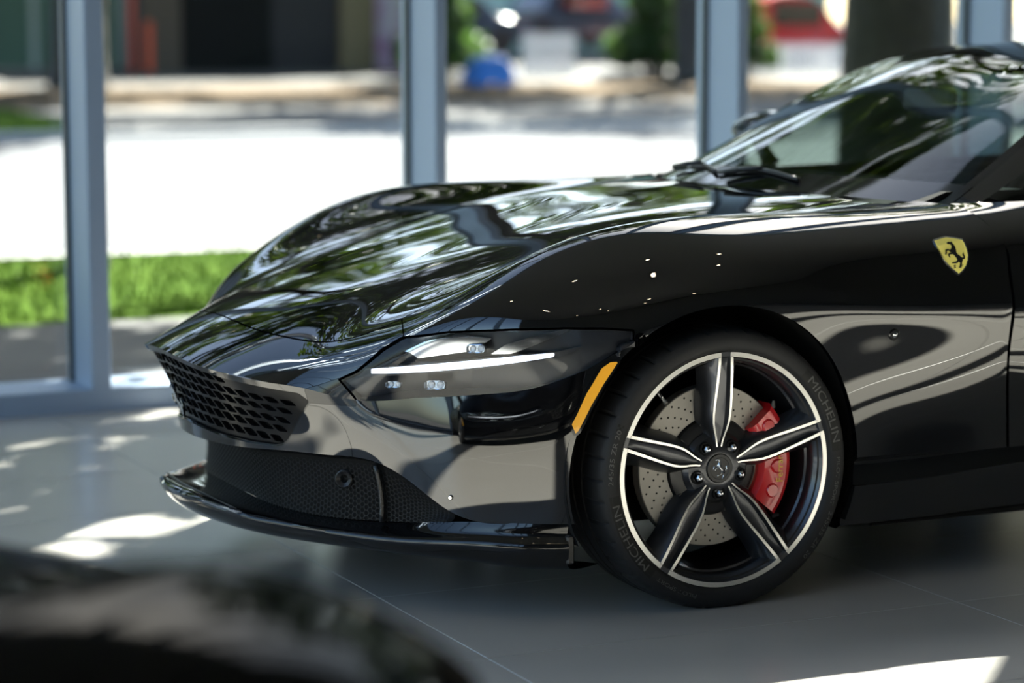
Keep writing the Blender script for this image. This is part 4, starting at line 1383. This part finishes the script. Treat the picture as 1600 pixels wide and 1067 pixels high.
    parts['centre_cap'] = (m.v, m.f, 'satin_black', 30)
    hz = plate(HORSE, lambda a, b, t: np.array([a * .052, .0272 - t, b * .052]), .0006)
    parts['horse_emblem'] = (hz.v, hz.f, 'chrome', None)
    pockets = MB(); nuts = []
    for s in range(5):
        a = math.radians(90.3 + 36 + 72 * s)
        c = (.060 * math.cos(a), .026, .060 * math.sin(a))
        nuts.append(c)
    pockets.lathe_y([(.0165, .012), (.0165, .004), (.0125, .004), (.0120, .012)], 24)
    pocket = (pockets.v, pockets.f, 'matte_black', 30)
    m = MB().lathe_y([(.001, -.006), (.005, -.0055), (.0085, -.003), (.0100, .001), (.0102, .012)], 6)
    m.lathe_y([(.001, -.008), (.0045, -.0075), (.0060, -.006)], 16)
    nut = (m.v, m.f, 'chrome', 25)
    # brake disc with its hat and drilled holes
    m = MB().lathe_y([(.118, .078), (.120, .071), (.193, .071), (.195, .073), (.195, .102), (.118, .102)], 96)
    parts['brake_disc'] = (m.v, m.f, 'disc', 30)
    m = MB().lathe_y([(.05, .055), (.105, .056), (.116, .062), (.118, .09)], 60)
    for q in range(10):
        a = 2 * PI * q / 10
        m.lathe_y([(.001, .054), (.006, .054), (.007, .062)], 10, c=(.110 * math.cos(a), 0, .110 * math.sin(a)))
    parts['disc_hat'] = (m.v, m.f, 'satin_black', 30)
    m = MB()
    for q in range(30):
        for w, r in enumerate((.132, .144, .157, .170, .183)):
            a = 2 * PI * (q + w * .37) / 30
            m.lathe_y([(.0001, .0706), (.0026, .0706), (.0026, .0712)], 6, c=(r * math.cos(a), 0, r * math.sin(a)))
    parts['drill_holes'] = (m.v, m.f, 'matte_black', None)
    # caliper
    m = MB()
    a0, a1 = math.radians(-38), math.radians(42)
    m.lathe_y([(.125, .058), (.135, .044), (.150, .038), (.192, .038), (.205, .046), (.212, .062), (.212, .115), (.125, .115)], 24, a0=a0, a1=a1, close=True)
    for q in (-24, -3, 18, 33):
        a = math.radians(q)
        m.lathe_y([(.001, .033), (.014, .033), (.018, .038), (.020, .046)], 16, c=(.166 * math.cos(a), 0, .166 * math.sin(a)))
    parts['caliper'] = (m.v, m.f, 'caliper_red', 30)
    V, F = text_mesh('Ferrari', .026)
    W = []
    for x, y, z in V:
        r = .186 - .0 - y; a = math.radians(-7) + x / .19 * -1
        r = .198 - (y + .004)
        W.append((.0 + (.150 + y * 1.0) * math.cos(a + 0) + .03, .0325, (.165) * math.sin(a)))
    W = [(.178 - y, .0325, -.012 + x) for x, y, z in V]
    parts['caliper_script'] = (W, F, 'yellow_print', None)
    m = MB()
    for q in (-40, 10, 40):
        a = math.radians(q)
        c = (.207 * math.cos(a), .050, .207 * math.sin(a))
        m.tube([c, (c[0] + .018 * math.cos(a + .9), c[1] - .004, c[2] + .018 * math.sin(a + .9))], [.0065, .004], 10)
    parts['bleed_screw'] = (m.v, m.f, 'satin_black', 30)
    a = math.radians(131)
    m = MB(); m.tube([(.252 * math.cos(a), .030, .252 * math.sin(a)), (.236 * math.cos(a + .02), .016, .236 * math.sin(a + .02)), (.229 * math.cos(a + .03), .010, .229 * math.sin(a + .03))], [.0045, .0045, .0055], 10)
    parts['tyre_valve'] = (m.v, m.f, 'chrome', 30)
    # raised writing on the sidewall
    lets = []; blks = []; blk = MB()
    def arc_text(txt, size, amid, rmid, spread=1.0, d=.0018):
        V, F = text_mesh(txt, size)
        hgt = V[:, 1].max()
        W = []
        for x, y, z in V:
            r = rmid - hgt / 2 + y
            a = math.radians(amid) - x * spread / rmid
            W.append((r * math.cos(a), tyre_y(r) - d, r * math.sin(a)))
        lets.append((W, F, 'rubber_letter', None))
    def arc_block(a0, a1, r0, r1, d=.0004):
        n = 24; V = []; F = []
        for i in range(n + 1):
            a = math.radians(a0 + (a1 - a0) * i / n)
            for r in np.linspace(r0, r1, 4):
                V.append((r * math.cos(a), tyre_y(r) - d, r * math.sin(a)))
        for i in range(n):
            for q in range(3):
                F.append((i * 4 + q, i * 4 + q + 1, i * 4 + 5 + q, i * 4 + 4 + q))
        if d > .0008: blk.add(V, F)
        else: blks.append((V, F, 'rubber_mark', None))
    for am in (208, 26):
        arc_text('MICHELIN', .0290, am, .3045, 1.42)
        arc_block(am - 21, am + 21, .2915, .3175)
    arc_text('PILOT SPORT', .0135, -9, .306, 1.5)
    arc_text('PILOT SPORT', .0135, 243, .306, 1.5)
    arc_text('245/35 ZR 20', .0165, 170, .3125, 1.45)
    arc_text('245/35 ZR 20', .0165, 350 - 25, .3125, 1.45)
    for q in range(3):
        for w in range(3):
            if (q + w) % 2 == 0:
                for a_c in (155.5,):
                    arc_block(a_c + q * 1.1, a_c + q * 1.1 + 1.1, .305 + w * .005, .310 + w * .005, .001)
    for i, q in enumerate(lets): parts['lettering.%d' % i] = q
    for i, q in enumerate(blks): parts['lettering_panel.%d' % i] = q
    parts['chequered_mark'] = (blk.v, blk.f, 'rubber_mark', None)
    return parts, nut, nuts, pocket
_parts, _nut, _nuts, _pocket = make_wheel()
def recalc(me):
    import bmesh
    bm = bmesh.new(); bm.from_mesh(me)
    bmesh.ops.recalc_face_normals(bm, faces=bm.faces)
    bm.to_mesh(me); bm.free()
    return me
_wm = {k: recalc(make_mesh(k, *v[:3], True, v[3])) for k, v in _parts.items()}
_pm = recalc(make_mesh('lug_pocket', *_pocket[:3], True, 30))
_nm = recalc(make_mesh('lug_nut', *_nut[:3], True, _nut[3]))
def place_wheel(parent, x, y, flip=False):
    rz = PI if flip else 0
    w = link('wheel', _wm['rim'], parent, (x, y, .331), (0, 0, rz))
    for k, me in _wm.items():
        if k == 'rim': continue
        c = link(k.split('.')[0], me, w)
        if k in ('chequered_mark', 'drill_holes'): c['kind'] = 'stuff'
    for c in _nuts:
        link('lug_nut', _nm, w, c)
        link('lug_pocket', _pm, w, c)
    return w
place_wheel(car, 0, -.935)
place_wheel(car, 0, .935, True)
place_wheel(car, 2.67, -.945)
place_wheel(car, 2.67, .945, True)
# ------------------------------------------------------------------ a second black car close to the photographer, far out of focus
def copy_tree(o, parent=None):
    c = o.copy(); COL.objects.link(c); c.parent = parent
    for ch in list(o.children): copy_tree(ch, c)
    return c
car2 = copy_tree(car)
car2.location = (-2.78, -3.305, 0)
car2.rotation_euler = (0, 0, 3.645)
car2['label'] = 'blurred black car close to the camera, only its fender in the lower left corner'
def repaint(o):
    if o.type == 'MESH' and o.data.materials and o.data.materials[0] == MAT['paint']:
        o.material_slots[0].link = 'OBJECT'
        o.material_slots[0].material = MAT['dark_satin_paint']
    for ch in o.children: repaint(ch)
repaint(car2)
